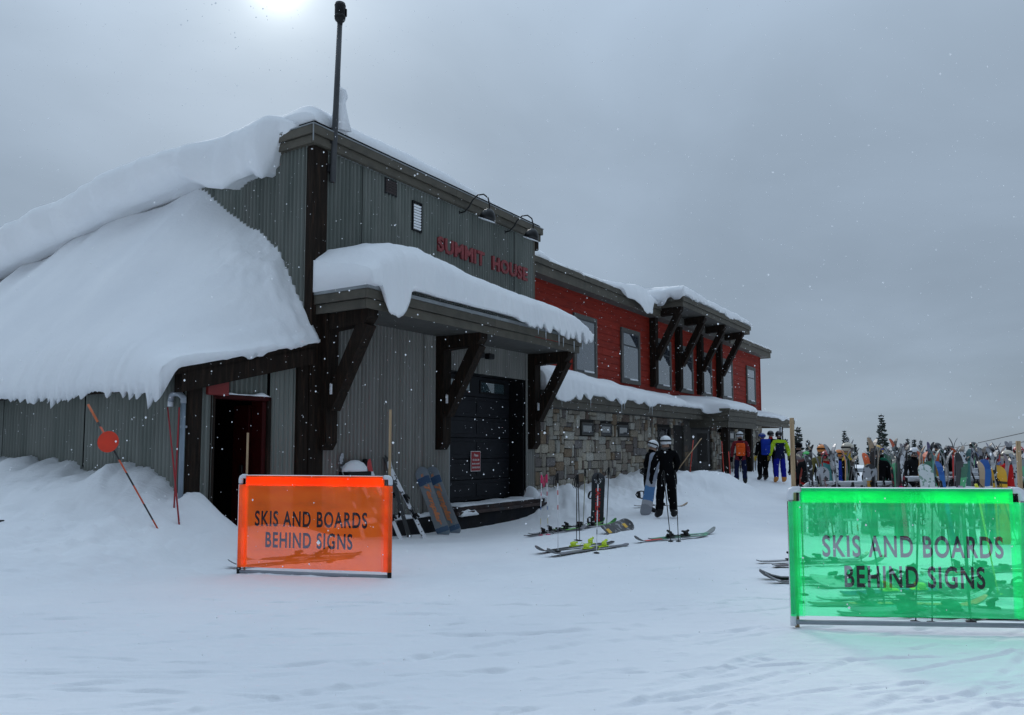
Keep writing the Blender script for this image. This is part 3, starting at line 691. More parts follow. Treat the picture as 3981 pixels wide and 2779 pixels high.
# ---------------------------------------------------------------- snow lying on the roofs
def blanket(name, top, bot, label, rough=0.0, m=M_SNOW):
    """closed slab between two grids (n,k,3) given in lodge coordinates"""
    n, k = top.shape[:2]; I = np.arange(n * k).reshape(n, k); J = I + n * k
    V = np.concatenate([top.reshape(-1, 3), bot.reshape(-1, 3)])
    q = lambda a, b, c, d: np.stack([a, b, c, d], -1).reshape(-1, 4)
    F = [q(I[:-1, :-1], I[1:, :-1], I[1:, 1:], I[:-1, 1:]), q(J[:-1, :-1], J[:-1, 1:], J[1:, 1:], J[1:, :-1])]
    for A, B in ((I[0, :], J[0, :]), (J[-1, :], I[-1, :])): F.append(q(A[:-1], A[1:], B[1:], B[:-1]))
    for A, B in ((J[:, 0], I[:, 0]), (I[:, -1], J[:, -1])): F.append(q(A[:-1], A[1:], B[1:], B[:-1]))
    F = np.concatenate(F)
    me = bpy.data.meshes.new(name); me.from_pydata(V.tolist(), [], F.tolist()); me.materials.append(m)
    bm = bmesh.new(); bm.from_mesh(me); bmesh.ops.recalc_face_normals(bm, faces=bm.faces); bm.to_mesh(me); bm.free()
    me.polygons.foreach_set('use_smooth', [True] * len(me.polygons))
    o = link(name, me, None, BO, (0, 0, BANG)); tag(o, label, 'snow'); return o
def icicles(o, pts, q):
    for p, ln, r in pts:
        mb = MB(); mb.tube([(0, 0, .03), (0, 0, -ln * .4), (q.uniform(-.008, .008), 0, -ln * .8), (0, 0, -ln)], [r, r * .6, r * .28, .001], 6)
        mb.build('icicle', M_ICE, o, True, p)
def ragged(u, amp, f, seed):
    u = np.asarray(u, float); return amp * (fbm(u * f, u * 0 + 3.3, 4, seed, .6))

# thick snow on the canopy over the garage door
def canopy_snow():
    n, k = 260, 46; u = np.linspace(-.02, 7.98, n); t = np.linspace(0, 1, k)
    U, T = np.meshgrid(u, t, indexing='ij')
    front = CY - .21 + ragged(u, .05, 3, 61) + .10 * sstep(5.2, 6.5, u) * -1
    Yf = front[:, None]; Y = Yf + (0.0 - Yf) * T
    th = np.interp(u, [0, .35, .9, 1.6, 2.4, 3.4, 4.6, 5.6, 6.6, 7.3, 7.8, 7.98], [.25, .62, .86, .94, .86, .74, .66, .62, .56, .48, .32, .12])
    base = 4.42 + .30 * T
    prof = np.clip(T / .40, 0, 1); prof = np.sqrt(1 - (1 - prof) ** 2) * .95 + .05
    wallup = 1 - .22 * T
    Z = base + th[:, None] * prof * wallup * 1.0 + .02 * fbm(U * 2.2, Y * 2.2, 4, 7)
    end = np.sqrt(np.clip(1 - (1 - np.clip((7.98 - u) / .5, 0, 1)) ** 2, 0, 1))[:, None]
    Z = base + (Z - base) * (.15 + .85 * end)
    top = np.stack([U + 0 * T, Y - .05 * np.sin(np.clip(T / .2, 0, 1) * math.pi), Z], -1)
    zb = 4.40 + .30 * T; zb[u < .22, :] = 4.345
    drop = np.zeros(n); q = random.Random(4)
    for c, w, d in ((.62, .30, .52), (5.1, .28, .12), (5.45, .10, .13), (5.8, .10, .17), (6.1, .1, .10), (6.35, .13, .19), (6.62, .09, .24), (6.85, .11, .20), (7.16, .10, .27), (7.6, .12, .22), (7.82, .10, .18), (4.7, .14, .08)):
        drop = np.maximum(drop, d * np.exp(-((u - c) / w) ** 4))
    drop = drop + np.maximum(0, ragged(u, .03, 9, 12)) * (drop > .03)
    zb = zb - drop[:, None] * sstep(.16, .0, T)
    bot = np.stack([U, Y - .02 * (drop[:, None] > .05) * sstep(.2, 0, T), zb], -1)
    top[:, 0, 2] = bot[:, 0, 2] + .06; top[:, 1, 2] = np.minimum(top[:, 1, 2], base[:, 1] + .18 * th)
    bot[..., 2] = np.minimum(bot[..., 2], top[..., 2] - .03)
    o = blanket('canopy_snow', top, bot, 'deep rounded snow lying on the canopy over the garage door')
    icicles(o, [((5.5, CY - .16, 4.30), .16, .016), ((5.82, CY - .17, 4.26), .2, .016), ((6.42, CY - .18, 4.23), .24, .018), ((6.64, CY - .18, 4.18), .20, .016), ((7.18, CY - .18, 4.16), .24, .018), ((7.62, CY - .18, 4.2), .2, .016)], random.Random(1))
canopy_snow()

# lower roof: long drift in front of the red wall
def lower_roof_snow():
    n, k = 420, 26; u = np.linspace(TW + .05, 35.3, n); t = np.linspace(0, 1, k); U, T = np.meshgrid(u, t, indexing='ij')
    front = EY - .12 + ragged(u, .05, 2.2, 71); porch = sstep(19.9, 20.3, u) * sstep(24.3, 23.9, u)
    front = front - porch * .92; Y = front[:, None] + (RY - .06 - front[:, None]) * T
    th = np.interp(u, [7.7, 9, 11, 13.5, 15.5, 17, 18, 19.5, 21, 22.5, 24, 26, 29, 32, 35.3], [.66, .70, .58, .46, .42, .30, .34, .24, .34, .44, .36, .24, .16, .20, .12]) + ragged(u, .05, 1.4, 77)
    base = 3.08 + .27 * sstep(0, 1, T)
    prof = np.clip(T / .42, 0, 1); prof = np.sqrt(1 - (1 - prof) ** 2)
    Z = base + th[:, None] * (.1 + .9 * prof) + .03 * fbm(U * 1.6, Y * 1.6, 4, 17) * prof
    beyond = sstep(RX1 - .2, RX1 + .3, u)
    Z = Z * 1.0
    drop = np.zeros(n)
    for c, w, d in ((8.6, .6, .26), (9.5, .18, .16), (10.1, .12, .12), (11.5, .25, .12), (12.4, .3, .15), (13.6, .25, .1), (14.6, .4, .14), (20.0, .22, .16), (32.4, .5, .12), (34.2, .5, .1)):
        drop = np.maximum(drop, d * np.exp(-((u - c) / w) ** 4))
    drop = drop + np.maximum(0, ragged(u, .04, 6, 13))
    zb = base - .0 - drop[:, None] * sstep(.12, 0, T)
    top = np.stack([U, Y - .04 * np.sin(np.clip(T / .2, 0, 1) * math.pi), Z], -1); bot = np.stack([U, Y, zb], -1); top[:, 0, 2] = zb[:, 0] + .05
    o = blanket('lower_roof_snow', top, bot, 'long uneven drift of snow on the roof above the stone wall')
    icicles(o, [((x, EY - .1, 2.99), l, .014) for x, l in ((8.5, .3), (9.0, .22), (10.2, .3), (12.3, .36), (12.5, .25), (14.5, .28), (14.7, .36))], random.Random(2))
lower_roof_snow()

# snow on the red storey roof, with a sagging cornice beside the window canopy
def upper_roof_snow():
    n, k = 380, 22; u = np.linspace(TW + .03, RX1 + .55, n); t = np.linspace(0, 1, k); U, T = np.meshgrid(u, t, indexing='ij')
    front = .84 + ragged(u, .05, 2.0, 81) - .35 * np.exp(-((u - 16.6) / 1.3) ** 2); Y = front[:, None] + (5.5 - front[:, None]) * T
    th = np.interp(u, [7.7, 8.5, 10, 11.5, 12.5, 14, 15.5, 16.5, 17.4, 18.5, 26, 28, 30, 33, 35.4], [.62, .52, .34, .16, .26, .24, .38, .50, .36, .3, .3, .3, .22, .16, .2])
    base = 7.09 + .10 * T; prof = np.sqrt(1 - (1 - np.clip(T / .22, 0, 1)) ** 2)
    Z = base + th[:, None] * (.12 + .88 * prof) + .03 * fbm(U * 1.2, Y, 3, 19) * prof
    drop = .62 * np.exp(-((u - 16.75) / .75) ** 4) + .30 * np.exp(-((u - 15.6) / .5) ** 4) + np.maximum(0, ragged(u, .05, 4, 15)) + .12 * np.exp(-((u - 10.5) / .4) ** 4) + .12 * np.exp(-((u - 12.6) / .3) ** 4)
    zb = base - drop[:, None] * sstep(.07, 0, T)
    top = np.stack([U, Y - .05 * np.sin(np.clip(T / .15, 0, 1) * math.pi), Z], -1); bot = np.stack([U, Y, zb], -1); top[:, 0, 2] = zb[:, 0] + .06
    blanket('upper_roof_snow', top, bot, 'thin wind-worn snow with a sagging lip on the red storey roof')
upper_roof_snow()
def window_canopy_snow():
    n, k = 200, 24; u = np.linspace(DX0 - .12, DX1 + .16, n); t = np.linspace(0, 1, k); U, T = np.meshgrid(u, t, indexing='ij')
    front = DY - .13 + ragged(u, .05, 2.6, 91); Y = front[:, None] + (2.4 - front[:, None]) * T
    th = np.interp(u, [18.6, 19.4, 20.4, 22, 23.5, 25, 26.5, 27.9], [.46, .52, .46, .42, .36, .40, .34, .22]) + ragged(u, .04, 1.8, 92)
    base = 7.415 + .02 * T; prof = np.sqrt(1 - (1 - np.clip(T / .25, 0, 1)) ** 2)
    Z = base + th[:, None] * (.15 + .85 * prof) + .04 * fbm(U * 2.2, Y * 2.2, 3, 29) * prof
    drop = np.maximum(0, ragged(u, .10, 2.2, 93)) + .14 * np.exp(-((u - 24.3) / .5) ** 4)
    zb = base - drop[:, None] * sstep(.09, 0, T)
    # the near end slumps back towards the main roof
    sl = sstep(.0, .9, (u - DX0 + .12))[:, None]
    top = np.stack([U, Y, Z - (1 - sl) * .12], -1); bot = np.stack([U, Y, zb], -1); top[:, 0, 2] = zb[:, 0] + .06
    blanket('window_canopy_snow', top, bot, 'crusted snow on the bracketed canopy above the red wall windows')
window_canopy_snow()
# small drift hanging off the near end of that canopy
def canopy_end_drift():
    n, k = 60, 16; v = np.linspace(-.15, 1.2, n); t = np.linspace(0, 1, k); V, T = np.meshgrid(v, t, indexing='ij')
    X = DX0 - .02 - .34 * np.sin(T * math.pi * .5) * (.6 + .4 * sstep(-.1, .8, V)); Zt = 7.72 - .25 * T ** 2 + .03 * fbm(V * 3, T * 2, 3, 5)
    lo = 7.36 - (.36 * np.exp(-((v - .75) / .28) ** 4) + .15 * np.exp(-((v - .1) / .2) ** 4))[:, None] * T
    top = np.stack([X - .05, V, Zt], -1); bot = np.stack([X + .02, V, np.minimum(lo, Zt - .05)], -1)
    blanket('canopy_end_drift', top, bot, 'scalloped lip of snow curling off the near end of the window canopy')
canopy_end_drift()

# tower roof: crest of snow, thick at the pole corner and thin at the far end
def tower_snow():
    n, k = 200, 40; u = np.linspace(-.10, TW + .24, n); t = np.linspace(0, 1, k); U, T = np.meshgrid(u, t, indexing='ij')
    front = np.interp(u, [-.1, .2, 3, 6, 8], [-.12, -.02, .05, .0, -.05]) + ragged(u, .02, 3, 33); Y = front[:, None] + (3.4 - front[:, None]) * T ** 1.4
    th = np.interp(u, [-.1, .25, .7, 1.3, 2.0, 3.0, 4.0, 5.0, 5.8, 6.6, 7.4, 8], [.22, .54, .56, .48, .52, .56, .52, .40, .28, .20, .10, .04])
    base = 7.47 + 0 * T; d = (Y - front[:, None])
    prof = np.clip(d / .65, 0, 1); prof = np.sqrt(1 - (1 - prof) ** 2)
    Z = base + th[:, None] * (.06 + .94 * prof) + .015 * fbm(U * 1.5, Y * 1.5, 3, 39) * prof
    Z = np.maximum(np.minimum(Z, np.interp(Y, [-.2, .5, 1.0, 1.8, 3.4], [8.2, 8.05, 7.84, 7.66, 7.50])), base + .02)
    top = np.stack([U, Y, Z], -1); bot = np.stack([U, Y, base], -1)
    o = blanket('tower_roof_snow', top, bot, 'smooth crest of snow on the roof of the grey tower')
    # blob frozen to the lee of the pole
    mb = MB(); q = random.Random(6)
    mb.tube([(.62, .0, 7.55), (.58, -.06, 7.80), (.56, -.08, 7.98), (.57, -.09, 8.08), (.60, -.09, 8.16), (.57, -.09, 8.25), (.50, -.09, 8.30)], [.24, .15, .11, .09, .11, .10, .04], 12)
    b = mb.build('rime_lump', M_SNOW, o, True)
tower_snow()
# deep snow roof left of the tower: cornice sliding off the upper roof
def cornice():
    ny = 330; y = np.linspace(.30, 20, ny)
    zt = np.interp(y, [.30, .9, 1.8, 2.8, 3.6, 4.5, 5.5, 6.9, 8.8, 10.9, 14, 20], [7.50, 7.84, 7.72, 7.62, 7.62, 7.68, 7.60, 7.50, 7.28, 7.06, 6.8, 6.3])
    zbm = np.interp(y, [.30, .72, .84, 1.0, 1.25, 1.7, 2.0, 2.4, 2.9, 3.5, 5, 7.7, 10.6, 14], [7.35, 7.30, 6.85, 6.52, 6.66, 6.62, 6.50, 6.60, 6.76, 6.72, 6.62, 6.28, 5.95, 5.5])
    lip = np.interp(y, [.30, .74, .95, 1.6, 2.5, 4, 14], [.02, .06, .36, .46, .62, .70, .75])
    sc = .10 * fbm(y * 1.1, y * 0 + 2, 3, 55) * sstep(.9, 2, y)
    prof = [(3.5, 1.0, .10), (1.8, 1.0, .06), (.6, 1.0, .03), (.1, .98, 0), (-.45, .90, 0), (-.85, .74, 0), (-1.0, .52, 0), (-.95, .30, 0), (-.80, .12, 0), (-.50, .0, 0), (-.25, .05, 0), (.3, .10, 0)]
    n = len(prof); P = np.zeros((ny, n, 3))
    for j, (px, f, add) in enumerate(prof):
        fold = (.05 + .05 * sstep(4, 1.2, y)) * fbm(y * 1.7 + j * .45, y * 0 + j * .22, 3, 66) * (1 if px < 0 else .2)
        X = np.where(px < 0, px * (lip + sc), px * np.clip((y - .2) / 2.2, .06, 1)) + (fold if px < 0 else 0)
        P[:, j] = np.stack([X + (-.12 if px < 0 else 0), y, zbm + (zt - zbm) * f + add + fold * .5], -1)
    mb = MB(); mb.grid(P)
    # close the ends and the inner side
    mb.f.append(tuple(range(n))); mb.m.append(0); mb.f.append(tuple((ny - 1) * n + i for i in range(n))[::-1]); mb.m.append(0)
    o = mb.build('cornice_snow', M_SNOW, None, True, BO, (0, 0, BANG)); tag(o, 'overhanging snow cornice curling off the roof left of the tower', 'snow')
cornice()
# heap of slid snow on the lean-to
def heap():
    y = np.concatenate([np.linspace(-.26, 4, 150), np.linspace(4.05, 18, 120)]); t = np.linspace(0, 1, 60); Yg, T = np.meshgrid(y, t, indexing='ij')
    hw = np.interp(y, [-.26, -.1, .08, .32, .56, .88, 1.2, 1.7, 2.26, 3.0, 3.3, 5, 7.7, 10.6, 14], [3.42, 3.62, 4.0, 4.35, 4.79, 5.24, 5.54, 5.88, 6.23, 6.74, 6.85, 6.72, 6.38, 6.02, 5.6])
    hw = hw + sstep(3.1, 3.8, y) * (.07 + .16 * fbm(y * .8, y * 0 + 7, 2, 90))
    hwr = ragged(y, .05, 4, 41) * sstep(2.6, .5, y)
    xe = -3.02 + ragged(y, .04, 3, 46) * .0; ez = 2.86 + 0 * y
    X = xe[:, None] * (1 - T) + (ragged(y, .04, 3, 46)[:, None]) * (1 - T) ** 8; g = T ** .92
    Z = ez[:, None] + (hw - ez)[:, None] * g + hwr[:, None] * T ** 6 + ragged(y, .05, 1.5, 47)[:, None] * (1 - T) ** 8
    edge = np.clip(T / .10, 0, 1); Z = Z - (1 - np.sqrt(1 - (1 - edge) ** 2)) * .34
    Z = Z + .05 * fbm(X * .8, Yg * .8, 4, 51, .42) * sstep(0, .15, T) + .05 * np.exp(-((Yg - 3.0 + X * .15) / .5) ** 2) * sstep(.05, .4, T) + .09 * np.abs(fbm(X * 3, Yg * 3, 4, 58)) * sstep(2.4, .6, Yg) * sstep(.45, .8, T)
    # front end: bulge, steeper break towards the verge
    fr = sstep(.55, -.20, Yg); roofz = beam_z(X) + .08
    Z = np.maximum(Z - fr * np.maximum(0, Z - roofz - .16) * .15, roofz + .05)
    fringe = np.maximum(0, ragged(y, .22, 4, 43)) + np.maximum(0, ragged(y, .16, 12, 44)) + .06; fringe = fringe * np.clip(.55 + 1.1 * fbm(y * .7, y * 0 + 4, 3, 95), .08, 1.7)
    bot_z = roofz + 0 * Z; bot_z = bot_z - fringe[:, None] * sstep(.10, .0, T) - .22 * sstep(.08, 0, T)
    yo = np.where(y < .1, ragged(y * 0 + 1, 0, 1, 1), 0)
    Yf = Yg.copy(); Yf[0, :] = -.26 + ragged(T[0] * 3, .04, 6, 49)
    top = np.stack([X, Yf, Z], -1); bot = np.stack([X, Yf, np.minimum(bot_z, Z - .03)], -1)
    top[:, 0, 2] = np.maximum(bot[:, 0, 2] + .04, top[:, 0, 2] - .1)
    # ragged verge along the rake beam
    v = np.maximum(0, ragged(np.linspace(0, 3, 60), .06, 4, 48)); bot[0, :, 2] -= v; bot[1, :, 2] -= v * .7; bot[..., 2] = np.minimum(bot[..., 2], top[..., 2] - .04)
    o = blanket('leanto_snow_heap', top, bot, 'huge heap of slid snow burying the lean-to roof on the left')
heap()
# odds and ends of snow: deck edge, door lintel, bracket crooks, foundation ledge, berm by the deck end
def snow_strip(name, label, x0, x1, y0, y1, z, h, seed, nz=0.03, parent=None):
    n = max(12, int((x1 - x0) / .05)); k = 8; u = np.linspace(x0, x1, n); t = np.linspace(0, 1, k); U, T = np.meshgrid(u, t, indexing='ij')
    jx = ragged(u, .02, 7, seed); Y = y0 + jx[:, None] * (1 - T) + (y1 - y0) * T
    hh = (h * (.75 + .5 * fbm(u * 3, u * 0, 3, seed + 1)))[:, None] * np.sqrt(np.clip(np.sin(np.clip(T * .9 + .08, 0, 1) * math.pi), 0, 1))
    e = sstep(0, .15, np.minimum(u - x0, x1 - u))[:, None]
    top = np.stack([U, Y, z + np.maximum(hh * (.3 + .7 * e), .006)], -1); bot = np.stack([U, Y, z + 0 * Y], -1)
    return blanket(name, top, bot, label)
snow_strip('deck_snow', 'snow dusting the threshold deck below the garage door', GX0 - .05, TW + .02, -.32, .38, .30, .06, 3)
snow_strip('deck_snow', 'spiky snow lump at the right end of the garage deck', TW - .55, TW + .06, -.36, .2, .30, .24, 8)
snow_strip('ledge_snow', 'line of snow on the ledge under the left corrugated wall', .32, GX0 - .1, -.20, -.02, .16, .10, 5)
snow_strip('deck_spill_snow', 'wedge of snow spilling from the left end of the deck', GX0 - .12, GX0 + .55, -.42, -.30, .10, .14, 6)
snow_strip('lintel_snow', 'thin crust of snow along the lintel of the dark entry', -1.75, -.86, -.02, .10, 2.43, .07, 7)
for x, nm in ((.33, 'left'), (3.70, 'middle'), (7.52, 'right')):
    mb = MB(); mb.box((x - .02, -.32, 2.62), (.20, .10, .22), .045); o = mb.build('bracket_snow', M_SNOW, None, True, BO, (0, 0, BANG))
    tag(o, 'clump of snow in the crook of the %s canopy bracket' % nm, 'snow')

# ---------------------------------------------------------------- fittings on the tower
def text_mesh(body, size=1.0, offset=0.0, extrude=0.0, shear=0.0, sx=1.0, align='LEFT', spacing=1.0):
    c = bpy.data.curves.new('txt', 'FONT'); c.body = body; c.size = size; c.offset = offset; c.extrude = extrude; c.shear = shear; c.align_x = align; c.space_character = spacing; c.resolution_u = 4
    o = bpy.data.objects.new('txt', c); COL.objects.link(o); dg = bpy.context.evaluated_depsgraph_get()
    me = bpy.data.meshes.new_from_object(o.evaluated_get(dg)); bpy.data.objects.remove(o); bpy.data.curves.remove(c)
    if sx != 1.0: me.transform(Matrix.Diagonal((sx, 1, 1, 1)))
    return me
def mesh_bounds(me):
    a = np.zeros(len(me.vertices) * 3); me.vertices.foreach_get('co', a); a = a.reshape(-1, 3); return a.min(0), a.max(0)
ROT_FRONT = Matrix(((1, 0, 0), (0, 0, -1), (0, 1, 0))).to_4x4()      # text plane -> vertical plane facing -y
def house_sign():
    root = thing('lettering_sign', 'raised red SUMMIT HOUSE letters on the grey tower wall', 'sign', bw(3.54, -.06, 5.86), (0, 0, BANG))
    word = 'SUMMIT HOUSE'; x = 0; W = []
    for ch in word:
        if ch == ' ': W.append((None, .26)); continue
        me = text_mesh(ch, .47, .017, .03); lo, hi = mesh_bounds(me); me.transform(Matrix.Translation((-lo[0], -lo[1], 0))); W.append((me, hi[0] - lo[0]))
    gap = (3.74 - sum(w for _, w in W)) / (len(W) - 1)
    for me, w in W:
        if me is not None:
            lo, hi = mesh_bounds(me); me.transform(Matrix.Diagonal((1, .335 / (hi[1] - lo[1]), 1, 1))); me.transform(ROT_FRONT); me.materials.append(M_LETTER)
            me.name = 'letter'; link('letter', me, root, (x, 0, 0))
        x += w + gap
house_sign()
def notice():
    root = thing('door_notice', 'small red and white notice on the garage door', 'sign', bw(5.42, .36, 1.02), (0, 0, BANG))
    bx(0, .40, 0, .008, 0, .48, .004).build('plate', M_WHITE, root); bx(.014, .386, -.004, .0, .014, .466, .002).build('red_field', mat('notice_red', (.30, .004, .008), .4, .05), root)
    for s, z, sz in (('Please', .355, .085), ('NO SKIS OR', .250, .062), ('BOARDS AGAINST', .165, .046), ('GARAGE DOOR', .075, .054)):
        me = text_mesh(s, sz, .0016, 0, .25 if s == 'Please' else 0, .82, 'CENTER'); me.transform(ROT_FRONT); me.materials.append(M_WHITE); link('lettering', me, root, (.20, -.008, z))
notice()
def gooseneck(x, nm):
    root = thing('gooseneck_lamp', 'black gooseneck lamp with snow in its shade, %s' % nm, 'lamp', bw(x, 0, 6.93), (0, 0, BANG), 'gooseneck lamps above the letters')
    MB().lathe([(.06, 0), (.06, .02), (.03, .04)], 12, mat=Matrix.Rotation(R(90), 4, 'X')).build('wall_plate', M_BLACKM, root, True)
    pts = [(0, 0, 0), (0, -.16, .01), (0, -.28, .10), (0, -.38, .24), (0, -.52, .33), (0, -.68, .32), (0, -.80, .22), (0, -.84, .06), (0, -.84, -.08)]
    MB().tube(pts, .017, 8).build('arm', M_BLACKM, root, True)
    rm = Matrix.Translation((0, -.84, -.10)) @ Matrix.Rotation(R(22), 4, 'X')
    sh = MB().lathe([(.03, .06), (.07, .045), (.13, -.01), (.175, -.10), (.195, -.20), (.185, -.20), (.165, -.10), (.12, -.02), (.06, .03), (.0, .035)], 20, mat=rm).build('shade', M_BLACKM, root, True)
    MB().lathe([(.180, -.190), (.199, -.192), (.203, -.204), (.180, -.206)], 18, mat=rm).build('shade_snow', M_SNOW, root, True)
gooseneck(4.42, 'nearer the tower corner'); gooseneck(6.31, 'nearer the red wing')
lv = thing('louver_vent', 'tall louvred vent packed with snow beside the letters', 'vent', bw(2.70, -.03, 6.12), (0, 0, BANG))
f = MB(); [bx(a, b, -.05, 0, c, d, .004, f) for a, b, c, d in ((0, .03, 0, .64), (.28, .31, 0, .64), (.03, .28, 0, .03), (.03, .28, .61, .64))]; f.build('frame', M_BLACK, lv)
bx(.03, .28, -.01, 0, .03, .61).build('backing', M_BLACK, lv)
for k in range(9): MB().box((.155, -.025, .07 + k * .06), (.25, .045, .044), .008, rot=Matrix.Rotation(R(25), 3, 'X')).build('slat', M_SNOW, lv)
dv = thing('square_vent', 'small dark square vent high on the tower wall', 'vent', bw(1.84, -.03, 6.68), (0, 0, BANG))
bx(0, .38, -.03, 0, 0, .32, .006).build('frame', M_BLACK, dv)
for k in range(5): MB().box((.19, -.035, .05 + k * .055), (.32, .012, .04), 0, rot=Matrix.Rotation(R(30), 3, 'X')).build('slat', mat('vent_brown', (.03, .018, .016), .6), dv)
def mast():
    b0 = Vector((.36, -.12, 6.45)); tp = Vector((.40, -.20, 9.52)); root = thing('roof_mast', 'tall black mast with a cylinder head at the tower corner', 'mast', bw(*b0), (0, 0, BANG))
    d = tp - b0
    MB().tube([(0, 0, 0), d * .3, d * .6, d], [.058, .055, .052, .047], 14).build('pole', mat('mast_grey', (.045, .048, .052), .5, .2, 4), root, True)
    rm = Matrix.Translation(d)
    MB().lathe([(.045, -.10), (.055, -.02), (.085, .0), (.10, .03), (.10, .30), (.092, .335), (.0, .345)], 20, mat=rm).build('head', M_BLACK, root, True)
    for z in (.06, .27): MB().lathe([(.101, z), (.105, z + .01), (.105, z + .025), (.101, z + .035)], 20, mat=rm).build('band', M_BLACKM, root, True)
    MB().box((d.x + .06, d.y - .085, d.z + .16), (.05, .03, .15), .01).build('window_slot', M_DARK, root)
    MB().box((-.02, .07, .25), (.16, .12, .16), .015).build('clamp', M_BLACKM, root)
    MB().box((-.02, .07, .75), (.14, .16, .10), .015).build('clamp', M_BLACKM, root)
    mb = MB(); q = random.Random(2); pts = []; rs = []
    for i in range(26): t = .42 + .24 * i / 25; p = d * t; pts.append((p.x + .038 + q.uniform(-.004, .01), p.y - .01, p.z)); rs.append(q.uniform(.012, .026))
    mb.tube(pts, rs, 6).build('rime', M_SNOW, root, True)
mast()
dp = thing('vent_pipe', 'blue grey plastic pipe with hooked top on the lean-to corner', 'pipe', bw(LX - .11, -.02, .55), (0, 0, BANG))
MB().tube([(0, 0, 0), (0, 0, 1.72)], .036, 14).build('riser', M_PIPE, dp, True)
MB().tube([(0, 0, 1.70), (0, 0, 1.78), (-.02, .04, 1.83), (-.03, .10, 1.85), (-.03, .20, 1.85), (-.03, .25, 1.82), (-.03, .27, 1.74)], .043, 14).build('elbow', M_PVC, dp, True)
MB().tube([(-.03, .27, 1.76), (-.03, .27, 1.66)], .041, 14).build('stub', M_PVCW, dp, True)
MB().box((.04, .0, 1.35), (.16, .03, .035), .005).build('strap', M_PVC, dp)
ub = thing('utility_box', 'dark wall box capped with snow behind the orange sign', 'box', bw(.98, -.06, 1.05), (0, 0, BANG))
bx(-.30, .30, -.28, 0, -.18, .10, .02).build('case', M_BLACK, ub)
MB().lathe([(.32, .10), (.30, .17), (.22, .25), (.10, .30), (0, .31)], 16, sx=.98, sy=.48, mat=Matrix.Translation((-.02, -.14, 0))).build('snow_cap', M_SNOW, ub, True)
MB().tube([(.34, -.06, -.6), (.34, -.06, .22), (.30, -.10, .30)], .05, 10).build('conduit', M_BLACK, ub, True)
# ---------------------------------------------------------------- skis, boards, poles
def band_mat(name, stops, rough=.35, noise=.04, spot=None, axis='Z'):
    """graphic along the length of a ski or board; stops = [(pos, colour)]"""
    if name in MATS: return MATS[name]
    m = bpy.data.materials.new(name); m.use_nodes = True; MATS[name] = m; N = m.node_tree.nodes; L = m.node_tree.links.new; p = N['Principled BSDF']
    p.inputs['Roughness'].default_value = rough
    tc = N.new('ShaderNodeTexCoord'); sp = N.new('ShaderNodeSeparateXYZ'); L(tc.outputs['Generated'], sp.inputs[0])
    nz = N.new('ShaderNodeTexNoise'); nz.inputs['Scale'].default_value = 5; nz.inputs['Detail'].default_value = 3; L(tc.outputs['Object'], nz.inputs['Vector'])
    ms = N.new('ShaderNodeMath'); ms.operation = 'MULTIPLY_ADD'; L(nz.outputs[0], ms.inputs[0]); ms.inputs[1].default_value = noise; L(sp.outputs[axis], ms.inputs[2])
    rp = N.new('ShaderNodeValToRGB'); rp.color_ramp.interpolation = 'CONSTANT'; e = rp.color_ramp.elements
    e[0].position = 0; e[0].color = (*stops[0][1], 1)
    if len(stops) > 1: e[1].position = stops[1][0]; e[1].color = (*stops[1][1], 1)
    else: e[1].color = (*stops[0][1], 1)
    for q_, c in stops[2:]: k = e.new(q_); k.color = (*c, 1)
    L(ms.outputs[0], rp.inputs[0]); src = rp.outputs[0]
    if spot:
        n2 = N.new('ShaderNodeTexNoise'); n2.inputs['Scale'].default_value = spot[1]; n2.inputs['Detail'].default_value = 2; L(tc.outputs['Object'], n2.inputs['Vector'])
        gt = N.new('ShaderNodeMath'); gt.operation = 'GREATER_THAN'; gt.inputs[1].default_value = .57; L(n2.outputs[0], gt.inputs[0])
        mx = N.new('ShaderNodeMix'); mx.data_type = 'RGBA'; L(gt.outputs[0], mx.inputs['Factor']); L(src, mx.inputs['A']); mx.inputs['B'].default_value = (*spot[0], 1); src = mx.outputs['Result']
    L(src, p.inputs['Base Color']); return m
M_BASE = mat('ski_base', (.03, .03, .032), .4, .1, 6)
M_EDGE = mat('ski_edge', (.25, .25, .26), .35, .1, 6, metal=.6)
def strip_mesh(name, L, width, lift, th, stations=18):
    """board/ski: length along +Z from tail 0 to tip L, top side +Y; width(t), lift(t)"""
    mb = MB(); vs = []; fs = []; fm = []
    ts = [.5 - .5 * math.cos(math.pi * i / (stations - 1)) for i in range(stations)]
    for t in ts:
        w = width(t) / 2; y = lift(t)
        vs += [(-w, y + th, t * L), (w, y + th, t * L), (w, y, t * L), (-w, y, t * L)]
    for i in range(stations - 1):
        a, b = 4 * i, 4 * i + 4
        for j, m in ((0, 0), (1, 2), (2, 1), (3, 2)): fs.append((a + j, a + (j + 1) % 4, b + (j + 1) % 4, b + j)); fm.append(m)
    fs.append((0, 1, 2, 3)); fm.append(2); fs.append((4 * stations - 4, 4 * stations - 1, 4 * stations - 2, 4 * stations - 3)); fm.append(2)
    mb.add(vs, fs); mb.m = fm
    me = mb.mesh(name, [M_WHITE, M_BASE, M_EDGE]); return me
def ski_shape(L, wt=.125, ww=.085, wa=.112):
    def width(t):
        if t < .03: return wa * (.55 + .45 * math.sqrt(t / .03))
        if t > .93: return wt * max(.18, math.sqrt(max(0, 1 - ((t - .93) / .075) ** 2)))
        c = (t - .45) / .48
        return ww + ((wt - ww) * c * c if c > 0 else (wa - ww) * c * c * 1.2)
    def lift(t): return (.10 * ((t - .86) / .14) ** 2 if t > .86 else 0) + (.02 * ((.06 - t) / .06) ** 2 if t < .06 else 0) + .012 * math.sin(math.pi * min(1, t / .86))
    return strip_mesh('ski', L, width, lift, .014)
